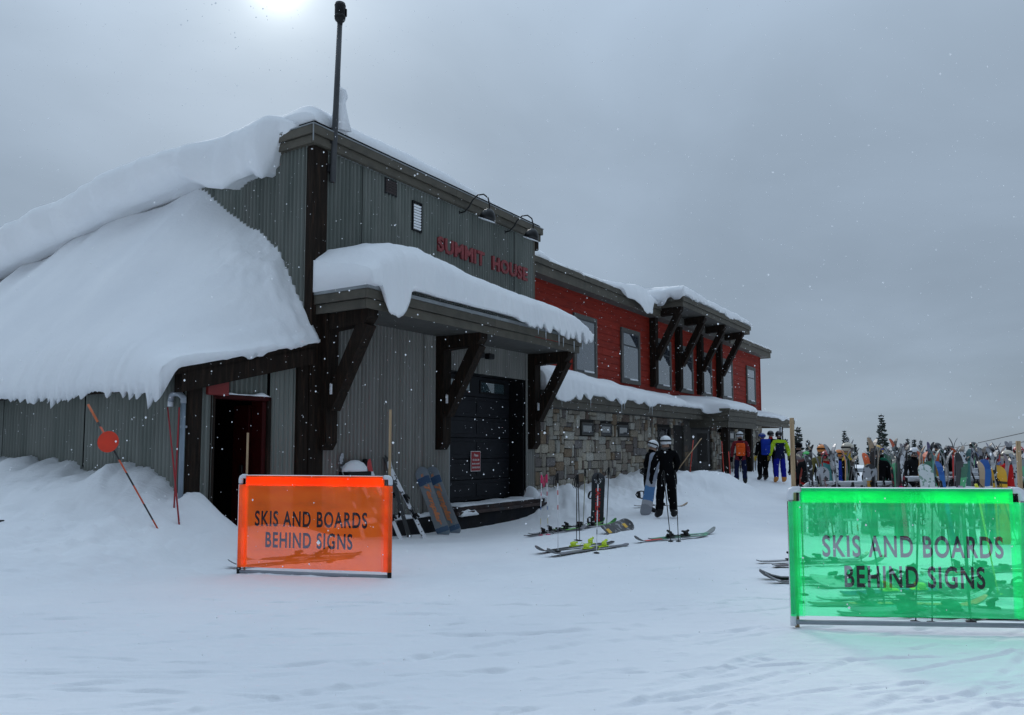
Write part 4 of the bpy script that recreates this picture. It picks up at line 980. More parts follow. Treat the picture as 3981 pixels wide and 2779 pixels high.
def board_shape(L, w=.27):
    def width(t):
        e = min(t, 1 - t)
        k = math.sqrt(max(.01, 1 - (1 - min(1, e / .10)) ** 2)); return (w + .03 * (2 * t - 1) ** 2) * max(.2, k)
    def lift(t): e = min(t, 1 - t); return .06 * ((.16 - e) / .16) ** 2 if e < .16 else 0
    return strip_mesh('snowboard', L, width, lift, .012, 26)
SKI = [ski_shape(L_, wt, ww) for L_, wt, ww in ((1.58, .12, .08), (1.68, .125, .085), (1.76, .135, .098), (1.82, .14, .104), (1.72, .11, .07))]
SKI_L = [1.58, 1.68, 1.76, 1.82, 1.72]
BOARD = [board_shape(1.52, .27), board_shape(1.58, .285)]; BOARD_L = [1.52, 1.58]
def toe_mesh():
    mb = MB(); mb.box((0, .010, 0), (.07, .016, .16), .004); mb.box((0, .045, .02), (.075, .05, .075), .014); mb.box((-.03, .06, -.025), (.018, .03, .05), .006); mb.box((.03, .06, -.025), (.018, .03, .05), .006); mb.box((0, .012, -.09), (.05, .006, .05), .002)
    return mb.mesh('toe_binding', M_BLACK)
def heel_mesh():
    mb = MB(); mb.box((0, .010, 0), (.065, .016, .20), .004); mb.box((0, .052, -.02), (.07, .065, .07), .016); mb.box((0, .085, -.045), (.045, .03, .09), .010, rot=Matrix.Rotation(R(25), 3, 'X'))
    mb.tube([(-.055, .012, .06), (-.062, .03, .12), (-.062, -.03, .19)], .004, 6); mb.tube([(.055, .012, .06), (.062, .03, .12), (.062, -.03, .19)], .004, 6)
    return mb.mesh('heel_binding', M_BLACK)
TOE, HEEL = toe_mesh(), heel_mesh()
def bind_mesh():
    mb = MB(); mb.box((0, .012, 0), (.13, .02, .27), .008); mb.lathe([(.05, 0), (.05, .03), (.03, .04)], 12, mat=Matrix.Rotation(R(-90), 4, 'X'))
    pts = [(-.075, .03, -.10), (-.085, .10, -.14), (-.06, .24, -.17), (0, .29, -.18), (.06, .24, -.17), (.085, .10, -.14), (.075, .03, -.10)]
    mb.tube(pts, .014, 6); mb.box((0, .17, -.165), (.13, .20, .015), .006, rot=Matrix.Rotation(R(8), 3, 'X'))
    for z, h in ((-.02, .10), (.10, .07)): mb.tube([(-.075, .02, z), (-.07, h, z), (0, h + .025, z), (.07, h, z), (.075, .02, z)], .015, 6)
    return mb.mesh('board_binding', M_BLACK)
BINDING = bind_mesh()
def orient(o, pos, zdir, ydir):
    Z = Vector(zdir).normalized(); Y = Vector(ydir); Y = (Y - Z * Y.dot(Z)).normalized(); X = Y.cross(Z)
    o.matrix_world = Matrix(((X.x, Y.x, Z.x, pos[0]), (X.y, Y.y, Z.y, pos[1]), (X.z, Y.z, Z.z, pos[2]), (0, 0, 0, 1)))
def setmat(o, m, slot=0):
    o.material_slots[slot].link = 'OBJECT'; o.material_slots[slot].material = m
def ski(label, pos, zdir, ydir, m, k=1, bm_=None, group=None, binding=True, base=None):
    o = link('ski', SKI[k]); setmat(o, m); orient(o, pos, zdir, ydir); tag(o, label, 'ski', group)
    if base: setmat(o, base, 1)
    L_ = SKI_L[k]
    if binding:
        for nm, me, z in (('toe_binding', TOE, L_ * .53), ('heel_binding', HEEL, L_ * .53 - .36)):
            c = link(nm, me, o, (0, .014 + .012, z))
            if bm_: setmat(c, bm_)
    return o
def board(label, pos, zdir, ydir, m, k=0, group=None, binding=True, base=None, bm_=None):
    o = link('snowboard', BOARD[k]); setmat(o, m); orient(o, pos, zdir, ydir); tag(o, label, 'snowboard', group)
    if base: setmat(o, base, 1)
    if binding:
        for z, a in ((BOARD_L[k] * .34, 75), (BOARD_L[k] * .66, 105)):
            c = link('board_binding', BINDING, o, (0, .012, z), (0, R(a), 0))
            if bm_: setmat(c, bm_)
    return o
def pole_meshes(L_):
    sh = MB().tube([(0, 0, 0), (0, 0, .06), (0, 0, L_ * .55), (0, 0, L_)], [.002, .006, .0085, .009], 8).mesh('shaft', M_STEEL, True)
    gr = MB().tube([(0, 0, L_ - .02), (0, 0, L_ + .02), (0, 0, L_ + .07), (0, 0, L_ + .12), (0, 0, L_ + .135)], [.016, .015, .017, .016, .012], 8).mesh('grip', M_BLACK, True)
    st = MB().tube([(0, .016, L_ + .11), (.0, .06, L_ + .06), (0, .075, L_ - .04), (0, .06, L_ - .10), (0, .035, L_ - .04), (0, .016, L_ + .09)], .006, 6).mesh('strap', M_BLACK, True)
    bk = MB().lathe([(.008, .075), (.012, .062), (.045, .058), (.046, .066), (.012, .074)], 14).mesh('basket', M_BLACK, True)
    return sh, gr, st, bk
POLE = {L_: pole_meshes(L_) for L_ in (1.05, 1.12)}
def pole(label, pos, zdir, m, gm=None, L_=1.12, group=None, spin=0.0):
    zdir = Vector(zdir).normalized(); o = thing('ski_pole', label, 'ski pole', group=group)
    orient(o, Vector(pos) - zdir * .05, zdir, (math.cos(spin), math.sin(spin), .01))
    for nm, me in zip(('shaft', 'grip', 'strap', 'basket'), POLE[L_]):
        c = link(nm, me, o)
        if nm == 'shaft': setmat(c, m)
        elif gm: setmat(c, gm)
    return o
W_, K_ = (.70, .71, .74), (.018, .018, .02)
m_wht = band_mat('ski_white', [(0, W_), (.30, (.6, .61, .64)), (.62, W_), (.90, (.5, .52, .55))], spot=((.03, .03, .035), 16))
m_blk = band_mat('ski_black', [(0, K_), (.35, (.05, .05, .055)), (.6, K_), (.92, (.30, .30, .32))])
m_lime = band_mat('ski_lime', [(0, (.20, .62, .10)), (.35, (.05, .06, .05)), (.55, (.16, .55, .10)), (.93, (.05, .25, .05))])
m_mint = band_mat('ski_mint', [(0, (.10, .38, .20)), (.3, (.05, .20, .12)), (.6, (.12, .45, .25)), (.9, (.25, .28, .27))])
m_redtip = band_mat('ski_redtip', [(0, (.12, .40, .22)), (.4, (.08, .30, .18)), (.64, (.80, .05, .03))], noise=0)
m_grey = band_mat('ski_grey', [(0, (.20, .21, .24)), (.3, (.05, .05, .06)), (.6, (.25, .25, .27)), (.9, (.09, .07, .08))])
m_org = band_mat('ski_orange', [(0, (.12, .06, .02)), (.25, (.62, .30, .05)), (.88, (.75, .12, .03))])
m_yel = band_mat('ski_yellow', [(0, (.70, .36, .02)), (.42, (.66, .30, .02)), (.44, (.80, .46, .03)), (.66, (.05, .04, .02)), (.70, (.78, .44, .03)), (.76, (.06, .05, .02)), (.79, (.76, .40, .03))], noise=.0)
m_blu = band_mat('ski_blue', [(0, (.02, .06, .20)), (.4, (.03, .14, .42)), (.85, (.02, .10, .36))])
m_teal = band_mat('ski_teal', [(0, (.08, .22, .22)), (.5, (.10, .32, .32)), (.9, (.05, .15, .16))])
m_pink = band_mat('ski_pink', [(0, (.75, .03, .20)), (.6, (.72, .02, .18))])
m_mar = band_mat('ski_maroon', [(0, (.05, .012, .015)), (.3, (.10, .02, .025)), (.62, (.03, .012, .015)), (.8, (.015, .015, .018))], spot=((.30, .05, .06), 10))
m_mau = band_mat('ski_mauve', [(0, (.40, .28, .38)), (.5, (.45, .32, .42)), (.8, (.30, .25, .30))])
m_red = band_mat('ski_red', [(0, (.30, .02, .02)), (.3, (.05, .02, .02)), (.55, (.50, .03, .03)), (.9, (.06, .02, .02))])
m_sil = band_mat('ski_silver', [(0, (.42, .43, .45)), (.5, (.50, .51, .52)), (.85, (.38, .39, .42))], spot=((.04, .04, .045), 7))
m_grn = band_mat('ski_green', [(0, (.05, .28, .12)), (.45, (.08, .42, .18)), (.8, (.03, .14, .08))])
m_pur = band_mat('ski_purple', [(0, (.05, .03, .09)), (.5, (.10, .07, .20)), (.85, (.20, .18, .30))])
m_brn = band_mat('ski_tan', [(0, (.18, .10, .05)), (.4, (.36, .24, .14)), (.8, (.45, .33, .22))])
m_tmp = band_mat('ski_slate', [(0, (.22, .28, .33)), (.10, (.07, .13, .22)), (.17, (.26, .29, .31)), (.62, (.28, .32, .35)), (.78, (.06, .12, .23)), (.88, (.26, .31, .36))], noise=.05)
M_LIMEB = mat('lime_binding', (.62, .80, .04), .5, .1, 9); M_COPPER = mat('copper_print', (.80, .30, .14), .5, .1, 9)
M_PINKG = mat('pink_grip', (.70, .03, .14), .5, .1, 9); M_SHAFTW = band_mat('pole_white', [(0, (.72, .72, .75)), (.18, (.72, .72, .75)), (.30, (.10, .10, .12)), (.36, (.70, .70, .73)), (.62, (.5, .06, .06)), (.68, (.72, .72, .75)), (.82, (.5, .05, .05)), (.88, (.7, .7, .72))], noise=0)
M_SHAFTC = band_mat('pole_coloured', [(0, (.7, .7, .72)), (.25, (.62, .55, .30)), (.35, (.7, .7, .72)), (.5, (.12, .2, .4)), (.56, (.7, .7, .72)), (.75, (.55, .05, .10)), (.82, (.7, .7, .72))], noise=0)
M_SHAFTK = mat('pole_black', (.02, .02, .022), .35, .1, 9, metal=.3); M_SHAFTO = mat('pole_olive', (.22, .20, .10), .4, .1, 9); M_SHAFTY = mat('pole_yellow', (.75, .70, .06), .4, .1, 9)
UP = Vector((0, 0, 1))
def on_snow(px, d, dz=0.0): return gpt(px, d, dz)
def flat_ski(label, px0, d0, px1, d1, m, k, bm_=None, roll=0.0, lift=.012):
    """ski lying on the snow from tail (px0,d0) towards the tip (px1,d1)"""
    a = gpt(px0, d0, lift); b = gpt(px1, d1, lift); dr = (b - a).normalized(); o = ski(label, a, dr, UP + dr.cross(UP) * roll, m, k, bm_); return o

# skis and poles standing or lying between the signs
flat_ski('dark ski with lime bindings lying nearest the camera, tip towards the orange sign', 1404, 12.75, 1268, 11.85, m_grey, 2, M_LIMEB)
flat_ski('grey ski with lime bindings lying just behind its dark twin', 1372, 13.05, 1236, 12.10, m_blk, 2, M_LIMEB, .0)
flat_ski('mint ski with red tip lying beside two black poles', 1580, 14.0, 1440, 13.2, m_redtip, 1)
flat_ski('mint green ski with grey tail lying beyond the red tipped ski', 1452, 13.45, 1580, 14.3, m_mint, 1)
flat_ski('lime ski lying before the snow bank, left of the tilted snowboard', 1262, 15.4, 1362, 16.3, m_lime, 0)
flat_ski('lime ski lying behind the other lime ski by the bank', 1234, 15.7, 1338, 16.6, m_lime, 0)
flat_ski('thin black ski lying half sunk left of the lime skis', 1176, 14.6, 1304, 15.5, m_blk, 0)
flat_ski('thin grey and white ski lying behind the thin black ski', 1186, 15.0, 1310, 15.9, m_wht, 4)
flat_ski('lone dark ski lying on the slope behind the two people in black', 1420, 20.3, 1532, 20.8, m_brn, 0)
for px, d, lx, ly, m, gm, L_, lb in (
    (1250, 12.05, .0, .0, M_SHAFTW, M_BLACK, 1.12, 'white ski pole with black grip left of the lime bindings'),
    (1335, 11.95, .03, .0, M_SHAFTW, M_BLACK, 1.12, 'white ski pole with red rings standing in the lime binding skis'),
    (1211, 14.8, .02, .0, M_SHAFTC, M_PINKG, 1.05, 'left of two slim poles with pink grips by the deck'),
    (1228, 14.8, -.02, .0, M_SHAFTC, M_PINKG, 1.05, 'right of two slim poles with pink grips by the deck'),
    (1291, 13.6, .012, .0, M_SHAFTK, M_BLACK, 1.05, 'left of two crossed black poles left of the black snowboard'),
    (1298, 13.5, -.02, .0, M_SHAFTK, M_BLACK, 1.05, 'right of two crossed black poles left of the black snowboard'),
    (1306, 16.0, .05, .1, M_SHAFTO, M_BLACK, 1.12, 'olive ski pole standing just left of the black snowboard'),
    (1358, 16.0, .05, .0, M_SHAFTK, M_BLACK, 1.12, 'dark ski pole standing right of the black snowboard'),
    (1500, 13.3, -.09, .0, M_SHAFTK, M_BLACK, 1.12, 'left of two black poles standing in the mint skis'),
    (1517, 13.35, -.03, .0, M_SHAFTK, M_BLACK, 1.12, 'right of two black poles standing in the mint skis')):
    pole(lb, gpt(px, d), (lx, ly, 1), m, gm, L_, spin=rnd.uniform(0, 6))
# black snowboard planted upright with red lettering
def sawblade():
    p = gpt(1335, 16.6, -.42); z = Vector((.05, .10, 1)); o = board('black snowboard planted upright in the bank with red lettering', p, z, (0.0, 1, .0), mat('board_top_black', (.02, .02, .022), .4), 0, base=mat('board_black', (.014, .016, .02), .35, .1, 5))
    me = text_mesh('SAWBLADE', .21, .006, 0, 0, 1.0); lo, hi = mesh_bounds(me); me.transform(Matrix.Translation((-lo[0], -(lo[1] + hi[1]) / 2, 0))); me.transform(Matrix.Diagonal((.70 / (hi[0] - lo[0]), .105 / (hi[1] - lo[1]), 1, 1)))
    # reads downwards along the base of the board, seen on its -Y side
    me.transform(Matrix(((0, 1, 0, 0), (0, 0, -1, -.004), (-1, 0, 0, 0), (0, 0, 0, 1)))); me.materials.append(mat('red_print', (.62, .02, .02), .5, .05)); link('lettering', me, o, (0, 0, 1.18))
    MB().lathe([(.058, 0), (.058, .003), (0, .003)], 24, mat=Matrix.Translation((0, -.002, 1.33)) @ Matrix.Rotation(R(90), 4, 'X')).build('white_disc', M_WHITE, o)
    me = text_mesh('R', .10, .004, 0, .3, 1.3, 'CENTER'); me.transform(Matrix(((1, 0, 0, 0), (0, 0, -1, 0), (0, 1, 0, 0), (0, 0, 0, 1)))); me.materials.append(M_BLACK); link('emblem', me, o, (0, -.009, 1.295))
sawblade()
def tilted_board():
    a = gpt(1350, 14.5, .02); d = Vector((.62, .75, .10)).normalized()
    m = band_mat('board_dusty', [(0, (.03, .03, .032)), (.5, (.05, .05, .052)), (.9, (.03, .03, .032))], spot=((.25, .25, .26), 9))
    o = board('scuffed black snowboard tipped on its edge in the snow', a, d, (.25, -.62, .62), m, 0, base=m, binding=False); o.scale = (1.05, 1, .62)
    for z in (.30, 1.22): MB().box((.0, .016, z), (.10, .006, .16), .002).build('yellow_print', mat('board_yellow', (.72, .42, .03), .4), o)
tilted_board()
# skis leaning on the ledge by the garage
def leaning(label, a, b, m, k, base_a, topz, flip=1, dy=-.62, **kw):
    p0 = bw(a, dy); p0.z = gz(p0.x, p0.y) - .06; p1 = bw(b, -.06, topz); return ski(label, p0, p1 - p0, BV * flip, m, k, **kw)
def script_on(o, word, z0, ln, h, side=-1):
    me = text_mesh(word, .2, .010, 0, .35); lo, hi = mesh_bounds(me); me.transform(Matrix.Translation((-lo[0], -(lo[1] + hi[1]) / 2, 0))); me.transform(Matrix.Diagonal((ln / (hi[0] - lo[0]), h / (hi[1] - lo[1]), 1, 1)))
    me.transform(Matrix(((0, 1, 0, 0), (0, 0, -1, -.008), (-1, 0, 0, 0), (0, 0, 0, 1)))); me.materials.append(M_COPPER); link('lettering', me, o, (0, 0, z0))
    me = text_mesh('K', .07, .004, 0, .2, 1.2, 'CENTER'); me.transform(Matrix(((1, 0, 0, 0), (0, 0, -1, -.010), (0, 1, 0, 0), (0, 0, 0, 1)))); me.materials.append(M_COPPER); link('emblem', me, o, (0, 0, 1.32))
def leaning_board(label, a, b, tz, wx):
    p0 = bw(a, -.62); p0.z = gz(p0.x, p0.y) - .05; p1 = bw(b, -.10, tz); s_ = board(label, p0, p1 - p0, (.30, 1, 0), m_tmp, 0, base=m_tmp, binding=False); s_.scale = (wx, 1, 1); script_on(s_, 'Templar', 1.14, .88, .15); return s_
leaning_board('right slate snowboard with copper script leaning by the garage door', 3.52, 3.20, 1.30, 1.12); leaning_board('left slate snowboard with copper script, half behind its twin', 3.16, 2.84, 1.36, 1.0)
leaning('white ski with black graphics leaning right of the orange sign', 2.32, 1.75, m_wht, 2, 0, 1.62, -1, dy=-.8, base=m_wht)
leaning('black ski leaning just behind the white ski by the orange sign', 2.22, 1.92, m_blk, 2, 0, 1.62, 1, dy=-.5)
leaning('white ski with red tip leaning behind the orange sign', 1.72, 1.28, band_mat('ski_white_red', [(0, W_), (.88, (.55, .04, .04))]), 1, 0, 1.52, -1, dy=-.7, base=MATS['ski_white_red'])
leaning('pale ski leaning farthest left behind the orange sign', .62, .72, m_sil, 4, 0, 1.35, -1, dy=-.8, base=m_sil)
leaning('silver ski standing second from left behind the orange sign', 1.30, 1.02, m_sil, 0, 0, 1.32, -1, dy=-.75, base=m_sil)
# seen through and under the orange sign
flat_ski('black ski lying right behind the orange sign, tip to the left', 800, 11.35, 632, 10.75, m_blk, 2)
flat_ski('second black ski behind the orange sign, beside a pole', 815, 11.75, 650, 11.2, m_blk, 2)
pole('left of two thin poles seen through the orange sign', gpt(744, 10.9), (.05, 0, 1), M_SHAFTO, M_BLACK, 1.05); pole('right of two thin poles seen through the orange sign', gpt(752, 11.1), (.0, .02, 1), M_SHAFTO, M_BLACK, 1.05)

# ---------------------------------------------------------------- film signs on pipe frames
def film_mat(name, tint, scat, k=.40):
    m = bpy.data.materials.new(name); m.use_nodes = True; N = m.node_tree.nodes; L = m.node_tree.links.new; N.remove(N['Principled BSDF']); out = N['Material Output']
    tr = N.new('ShaderNodeBsdfTransparent'); tr.inputs[0].default_value = (*tint, 1)
    df = N.new('ShaderNodeBsdfDiffuse'); df.inputs[0].default_value = (*scat, 1); tl = N.new('ShaderNodeBsdfTranslucent'); tl.inputs[0].default_value = (*scat, 1)
    a = N.new('ShaderNodeMixShader'); a.inputs[0].default_value = .5; L(df.outputs[0], a.inputs[1]); L(tl.outputs[0], a.inputs[2])
    tc = N.new('ShaderNodeTexCoord'); nz = N.new('ShaderNodeTexNoise'); nz.inputs['Scale'].default_value = 2.2; nz.inputs['Detail'].default_value = 6; mpf = N.new('ShaderNodeMapping'); mpf.inputs['Scale'].default_value = (1, 1, 2.6); mpf.inputs['Rotation'].default_value = (0, R(12), 0); L(tc.outputs['Object'], mpf.inputs[0]); L(mpf.outputs[0], nz.inputs['Vector'])
    mr = N.new('ShaderNodeMapRange'); mr.inputs[1].default_value = .3; mr.inputs[2].default_value = .7; mr.inputs[3].default_value = k - .07; mr.inputs[4].default_value = k + .07; L(nz.outputs[0], mr.inputs[0])
    b = N.new('ShaderNodeMixShader'); L(mr.outputs[0], b.inputs[0]); L(tr.outputs[0], b.inputs[1]); L(a.outputs[0], b.inputs[2])
    gl = N.new('ShaderNodeBsdfGlossy'); gl.inputs['Roughness'].default_value = .12; fr = N.new('ShaderNodeFresnel'); fr.inputs[0].default_value = 1.3
    bp = N.new('ShaderNodeBump'); bp.inputs['Strength'].default_value = .15; bp.inputs['Distance'].default_value = .02; L(nz.outputs[0], bp.inputs['Height']); L(bp.outputs[0], gl.inputs['Normal'])
    c = N.new('ShaderNodeMixShader'); L(fr.outputs[0], c.inputs[0]); L(b.outputs[0], c.inputs[1]); L(gl.outputs[0], c.inputs[2]); L(c.outputs[0], out.inputs[0]); return m
def text_curve(body, offset):
    c = bpy.data.curves.new('txt', 'FONT'); c.body = body; c.size = 1; c.space_character = 1.16; c.resolution_u = 3
    o = bpy.data.objects.new('txt', c); COL.objects.link(o); dg = bpy.context.evaluated_depsgraph_get(); k = o.evaluated_get(dg).to_curve(dg).copy(); bpy.data.objects.remove(o); bpy.data.curves.remove(c); return k
def curve_pts(k):
    out = []
    for s_ in k.splines:
        pl = []
        if s_.type == 'BEZIER':
            bp = s_.bezier_points; n = len(bp)
            for i in range(n):
                a, b = bp[i], bp[(i + 1) % n]; p0, p1, p2, p3 = a.co.xy, a.handle_right.xy, b.handle_left.xy, b.co.xy
                st = 1 if ((p1 - p0).length < 1e-5 and (p2 - p3).length < 1e-5) or abs((p3 - p0).length - ((p1 - p0).length + (p2 - p1).length + (p3 - p2).length)) < 1e-4 else 5
                for j in range(st):
                    t = j / st; pl.append(p0 * (1 - t) ** 3 + p1 * 3 * t * (1 - t) ** 2 + p2 * 3 * t * t * (1 - t) + p3 * t ** 3)
        else: pl = [Vector((q_.co.x, q_.co.y)) for q_ in s_.points]
        if len(pl) > 2: out.append(pl)
    return out
def embolden(pl, d):
    """push an outline away from the ink (outer loops run clockwise or not alike, counters the other way)"""
    n = len(pl); out = []
    for i in range(n):
        a, b, c = pl[i - 1], pl[i], pl[(i + 1) % n]; e1, e2 = (b - a), (c - b)
        if e1.length < 1e-6 or e2.length < 1e-6: out.append(b.copy()); continue
        n1 = Vector((e1.y, -e1.x)).normalized(); n2 = Vector((e2.y, -e2.x)).normalized(); m_ = n1 + n2
        if m_.length < .2: out.append(b + n1 * d); continue
        m_.normalize(); out.append(b + m_ * d / max(.5, m_.dot(n1)))
    return out
def fill_curve(polys):
    c = bpy.data.curves.new('fill', 'CURVE'); c.dimensions = '2D'; c.fill_mode = 'FRONT'
    for pl in polys:
        s_ = c.splines.new('POLY'); s_.points.add(len(pl) - 1)
        for i, p in enumerate(pl): s_.points[i].co = (p[0], p[1], 0, 1)
        s_.use_cyclic_u = True
    o = bpy.data.objects.new('fill', c); COL.objects.link(o); dg = bpy.context.evaluated_depsgraph_get(); me = bpy.data.meshes.new_from_object(o.evaluated_get(dg)); bpy.data.objects.remove(o); bpy.data.curves.remove(c); return me
def film_sign(label, pL, pR, H, film, ink, stakes, lines, z0):
    W = (Vector(pR) - Vector(pL)).length; ang = math.atan2(pR[1] - pL[1], pR[0] - pL[0])
    root = thing('banner_sign', label, 'sign', (pL[0], pL[1], z0), (0, 0, ang))
    r = .021
    MB().tube([(.02, 0, H - .01), (W - .02, 0, H - .01)], r, 14).build('top_pipe', M_PVC, root, True)
    MB().tube([(.02, 0, .03), (W - .02, 0, .03)], r, 14).build('bottom_pipe', M_PVC, root, True)
    for x in (0, W):
        MB().tube([(x, 0, .0), (x, 0, H - .03)], r, 14).build('side_pipe', M_PVC, root, True)
        MB().tube([(x, 0, .0), (x, 0, .10)], r + .005, 14).build('foot_cap', M_BLACK if H > 1.22 else M_PVCW, root, True)
        sg = 1 if x == 0 else -1
        MB().tube([(x, 0, H - .10), (x, 0, H - .045), (x + sg * .008, 0, H - .022), (x + sg * .03, 0, H - .010), (x + sg * .085, 0, H - .010)], r + .007, 14).build('elbow', M_PVCW, root, True)
    T = []
    for body, cx, wid, ztop, cap in lines:
        ps = curve_pts(text_curve(body, .022)); al = [p for pl in ps for p in pl]; lo = (min(p.x for p in al), min(p.y for p in al)); hi = (max(p.x for p in al), max(p.y for p in al))
        ps = [embolden(pl, .026) for pl in ps]
        for pl in ps: T.append([Vector((cx + ((p.x - lo[0]) / (hi[0] - lo[0]) - .5) * wid, ztop - cap + (p.y - lo[1]) / (hi[1] - lo[1]) * cap)) for p in pl])
    n = .09; z1 = H - .10; outer = [(n, .09), (W - n, .09), (W - n, H - .02), (n, H - .02)]
    me = fill_curve([[Vector(p) for p in outer]] + T); me.transform(ROT_FRONT); me.materials.append(film); me.name = 'film'; link('film', me, root, (0, -.026, 0))
    me = fill_curve(T); me.transform(ROT_FRONT); me.materials.append(ink); me.name = 'lettering'; link('lettering', me, root, (0, -.0262, 0))
    def sleeve(name, x0, x1, za, zb, vert):
        # film folded round the pipe: open loop of sheet
        mb = MB(); k = 10; P = []
        for i in range(k + 1):
            t = math.pi * i / k
            if vert: c = (x0 if x0 < W / 2 else x1); P.append([(c - math.sin(t) * .027 * (1 if x0 < W / 2 else -1), -math.cos(t) * .029, z) for z in (za, zb)])
            else: P.append([(x, -math.cos(t) * .030, zb + math.sin(t) * .024) for x in (x0, x1)])
        if vert:
            xi = x1 if x0 < W / 2 else x0
            P = [[(xi, -.029, z) for z in (za, zb)]] + P + [[(xi, .029, z) for z in (za, zb)]]
        else: P = [[(x, -.030, za) for x in (x0, x1)]] + P + [[(x, .030, za) for x in (x0, x1)]]
        mb.grid(np.array(P, float)); mb.build(name, film, root, True, fix=False)
    sleeve('top_sleeve', n + .002, W - n - .002, H - .125, H - .012, False)
    sleeve('side_sleeve', .0, n + .004, .085, H - .115, True); sleeve('side_sleeve', W - n - .004, W, .085, H - .115, True)
    for x, zt, w in stakes: MB().box((x, .045, zt / 2 - .1), (w, .022, zt + .2), .003).build('stake', M_STAKE, root)
    return root
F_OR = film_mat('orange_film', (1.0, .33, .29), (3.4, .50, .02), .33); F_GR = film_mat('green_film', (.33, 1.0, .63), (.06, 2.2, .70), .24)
INK_O = film_mat('ink_on_orange', (.32, .28, .34), (.08, .04, .06), .28); INK_G = film_mat('ink_on_green', (.40, .43, .45), (.09, .11, .11), .25)
orL, orR = Vector((-3.50, 10.12, 0)), Vector((-1.50, 9.68, 0)); grL, grR = Vector((2.48, 7.00, 0)), Vector((4.45, 6.85, 0))
Wo = (orR - orL).length; Wg = (grR - grL).length
film_sign('orange film sign reading SKIS AND BOARDS BEHIND SIGNS', orL, orR, 1.25, F_OR, INK_O, [(.055, 1.80, .022), (Wo - .03, 2.08, .030)],
          [('SKIS AND BOARDS', Wo * .485, Wo * .745, 1.25 - .36 * 1.25, .185), ('BEHIND SIGNS', Wo * .476, Wo * .575, 1.25 - .36 * 1.25 - .265, .185)], gz(-2.5, 9.9) - .01)
film_sign('green film sign reading SKIS AND BOARDS BEHIND SIGNS', grL, grR, 1.20, F_GR, INK_G, [(.045, 1.83, .036), (Wg + .015, 1.62, .036)],
          [('SKIS AND BOARDS', Wg * .518, Wg * .77, 1.20 - .345 * 1.20, .178), ('BEHIND SIGNS', Wg * .523, Wg * .595, 1.20 - .345 * 1.20 - .262, .178)], gz(3.5, 6.9) + .04)

# ---------------------------------------------------------------- marker poles on the left
def marker():
    b = gpt(367, 10.9, -.06); t = b + Vector((-1.12, .1, 1.78)); d = t - b; root = thing('marker_pole', 'leaning orange and black striped marker pole with an orange disc', 'marker pole', b)
    m = bpy.data.materials.new('orange_black_stripes'); m = band_mat('marker_stripes', [(0, (.62, .10, .04)), (.10, (.02, .02, .02)), (.22, (.62, .10, .04)), (.36, (.02, .02, .02)), (.46, (.62, .10, .04)), (.56, (.02, .02, .02)), (.68, (.62, .10, .04)), (.82, (.02, .02, .02)), (.90, (.62, .12, .05))], noise=0)
    MB().tube([(0, 0, 0), d * .5, d], [.011, .012, .016], 10).build('stick', m, root, True)
    dn = d.normalized(); c = d * .705 + Vector((0, -.02, 0)); 
    MB().lathe([(.150, 0), (.150, .006), (0, .006)], 32, mat=Matrix.Translation(c) @ Vector((0, -1, .10)).to_track_quat('Z', 'Y').to_matrix().to_4x4()).build('disc', mat('orange_disc', (.72, .045, .015), .45, .1, 6), root)
    q_ = d * .89; MB().tube([d * .86, d * 1.0], .0165, 10).build('tip_sleeve', mat('tip_orange', (.66, .16, .06), .6), root, True)
marker()
M_BAMB = mat('red_bamboo', (.34, .02, .025), .5, .15, 8)
for i, (pa, pb, lb) in enumerate((((412, 11.15), (375, 11.4), 'red bamboo pole leaning left beside the lean-to pipe'), ((396, 11.4), (401, 11.4), 'upright red bamboo pole crossing behind the leaning one'))):
    a = gpt(pa[0], pa[1], -.15); top = Vector(((pb[0] - 1148) / F_PX * pb[1], pb[1], 2.18)); o = MB().tube([(0, 0, 0), (top - a) * .5 + Vector((.004, 0, 0)), top - a], [.013, .013, .010], 8).build('bamboo_pole', M_BAMB, None, True, a); tag(o, lb, 'pole')
for px, d, lean, ln, c, lb in ((1622, 27.5, -.07, 1.6, 0, 'bent red pole standing on the mound beside the porch post'), (1542, 26.2, .16, 1.55, 0, 'slanting red pole on the left shoulder of the entrance mound'), (1636, 25.6, -.05, 1.25, 0, 'short red pole right of the entrance mound')):
    a = gpt(px, d, -.2); o = MB().tube([(0, 0, 0), (lean * .5, 0, ln * .5), (lean * 1.1, 0, ln)], .016, 8).build('bamboo_pole', mat('orange_bamboo', (.55, .05, .03), .5), None, True, a); tag(o, lb, 'pole')
a = gpt(1512, 19.0, .0); o = MB().tube([(0, 0, 0), (.75, .4, .85)], .012, 8).build('bamboo_pole', M_STAKE, None, True, a + Vector((0, 0, .95))); tag(o, 'tan pole slanting up behind the person in black', 'pole')
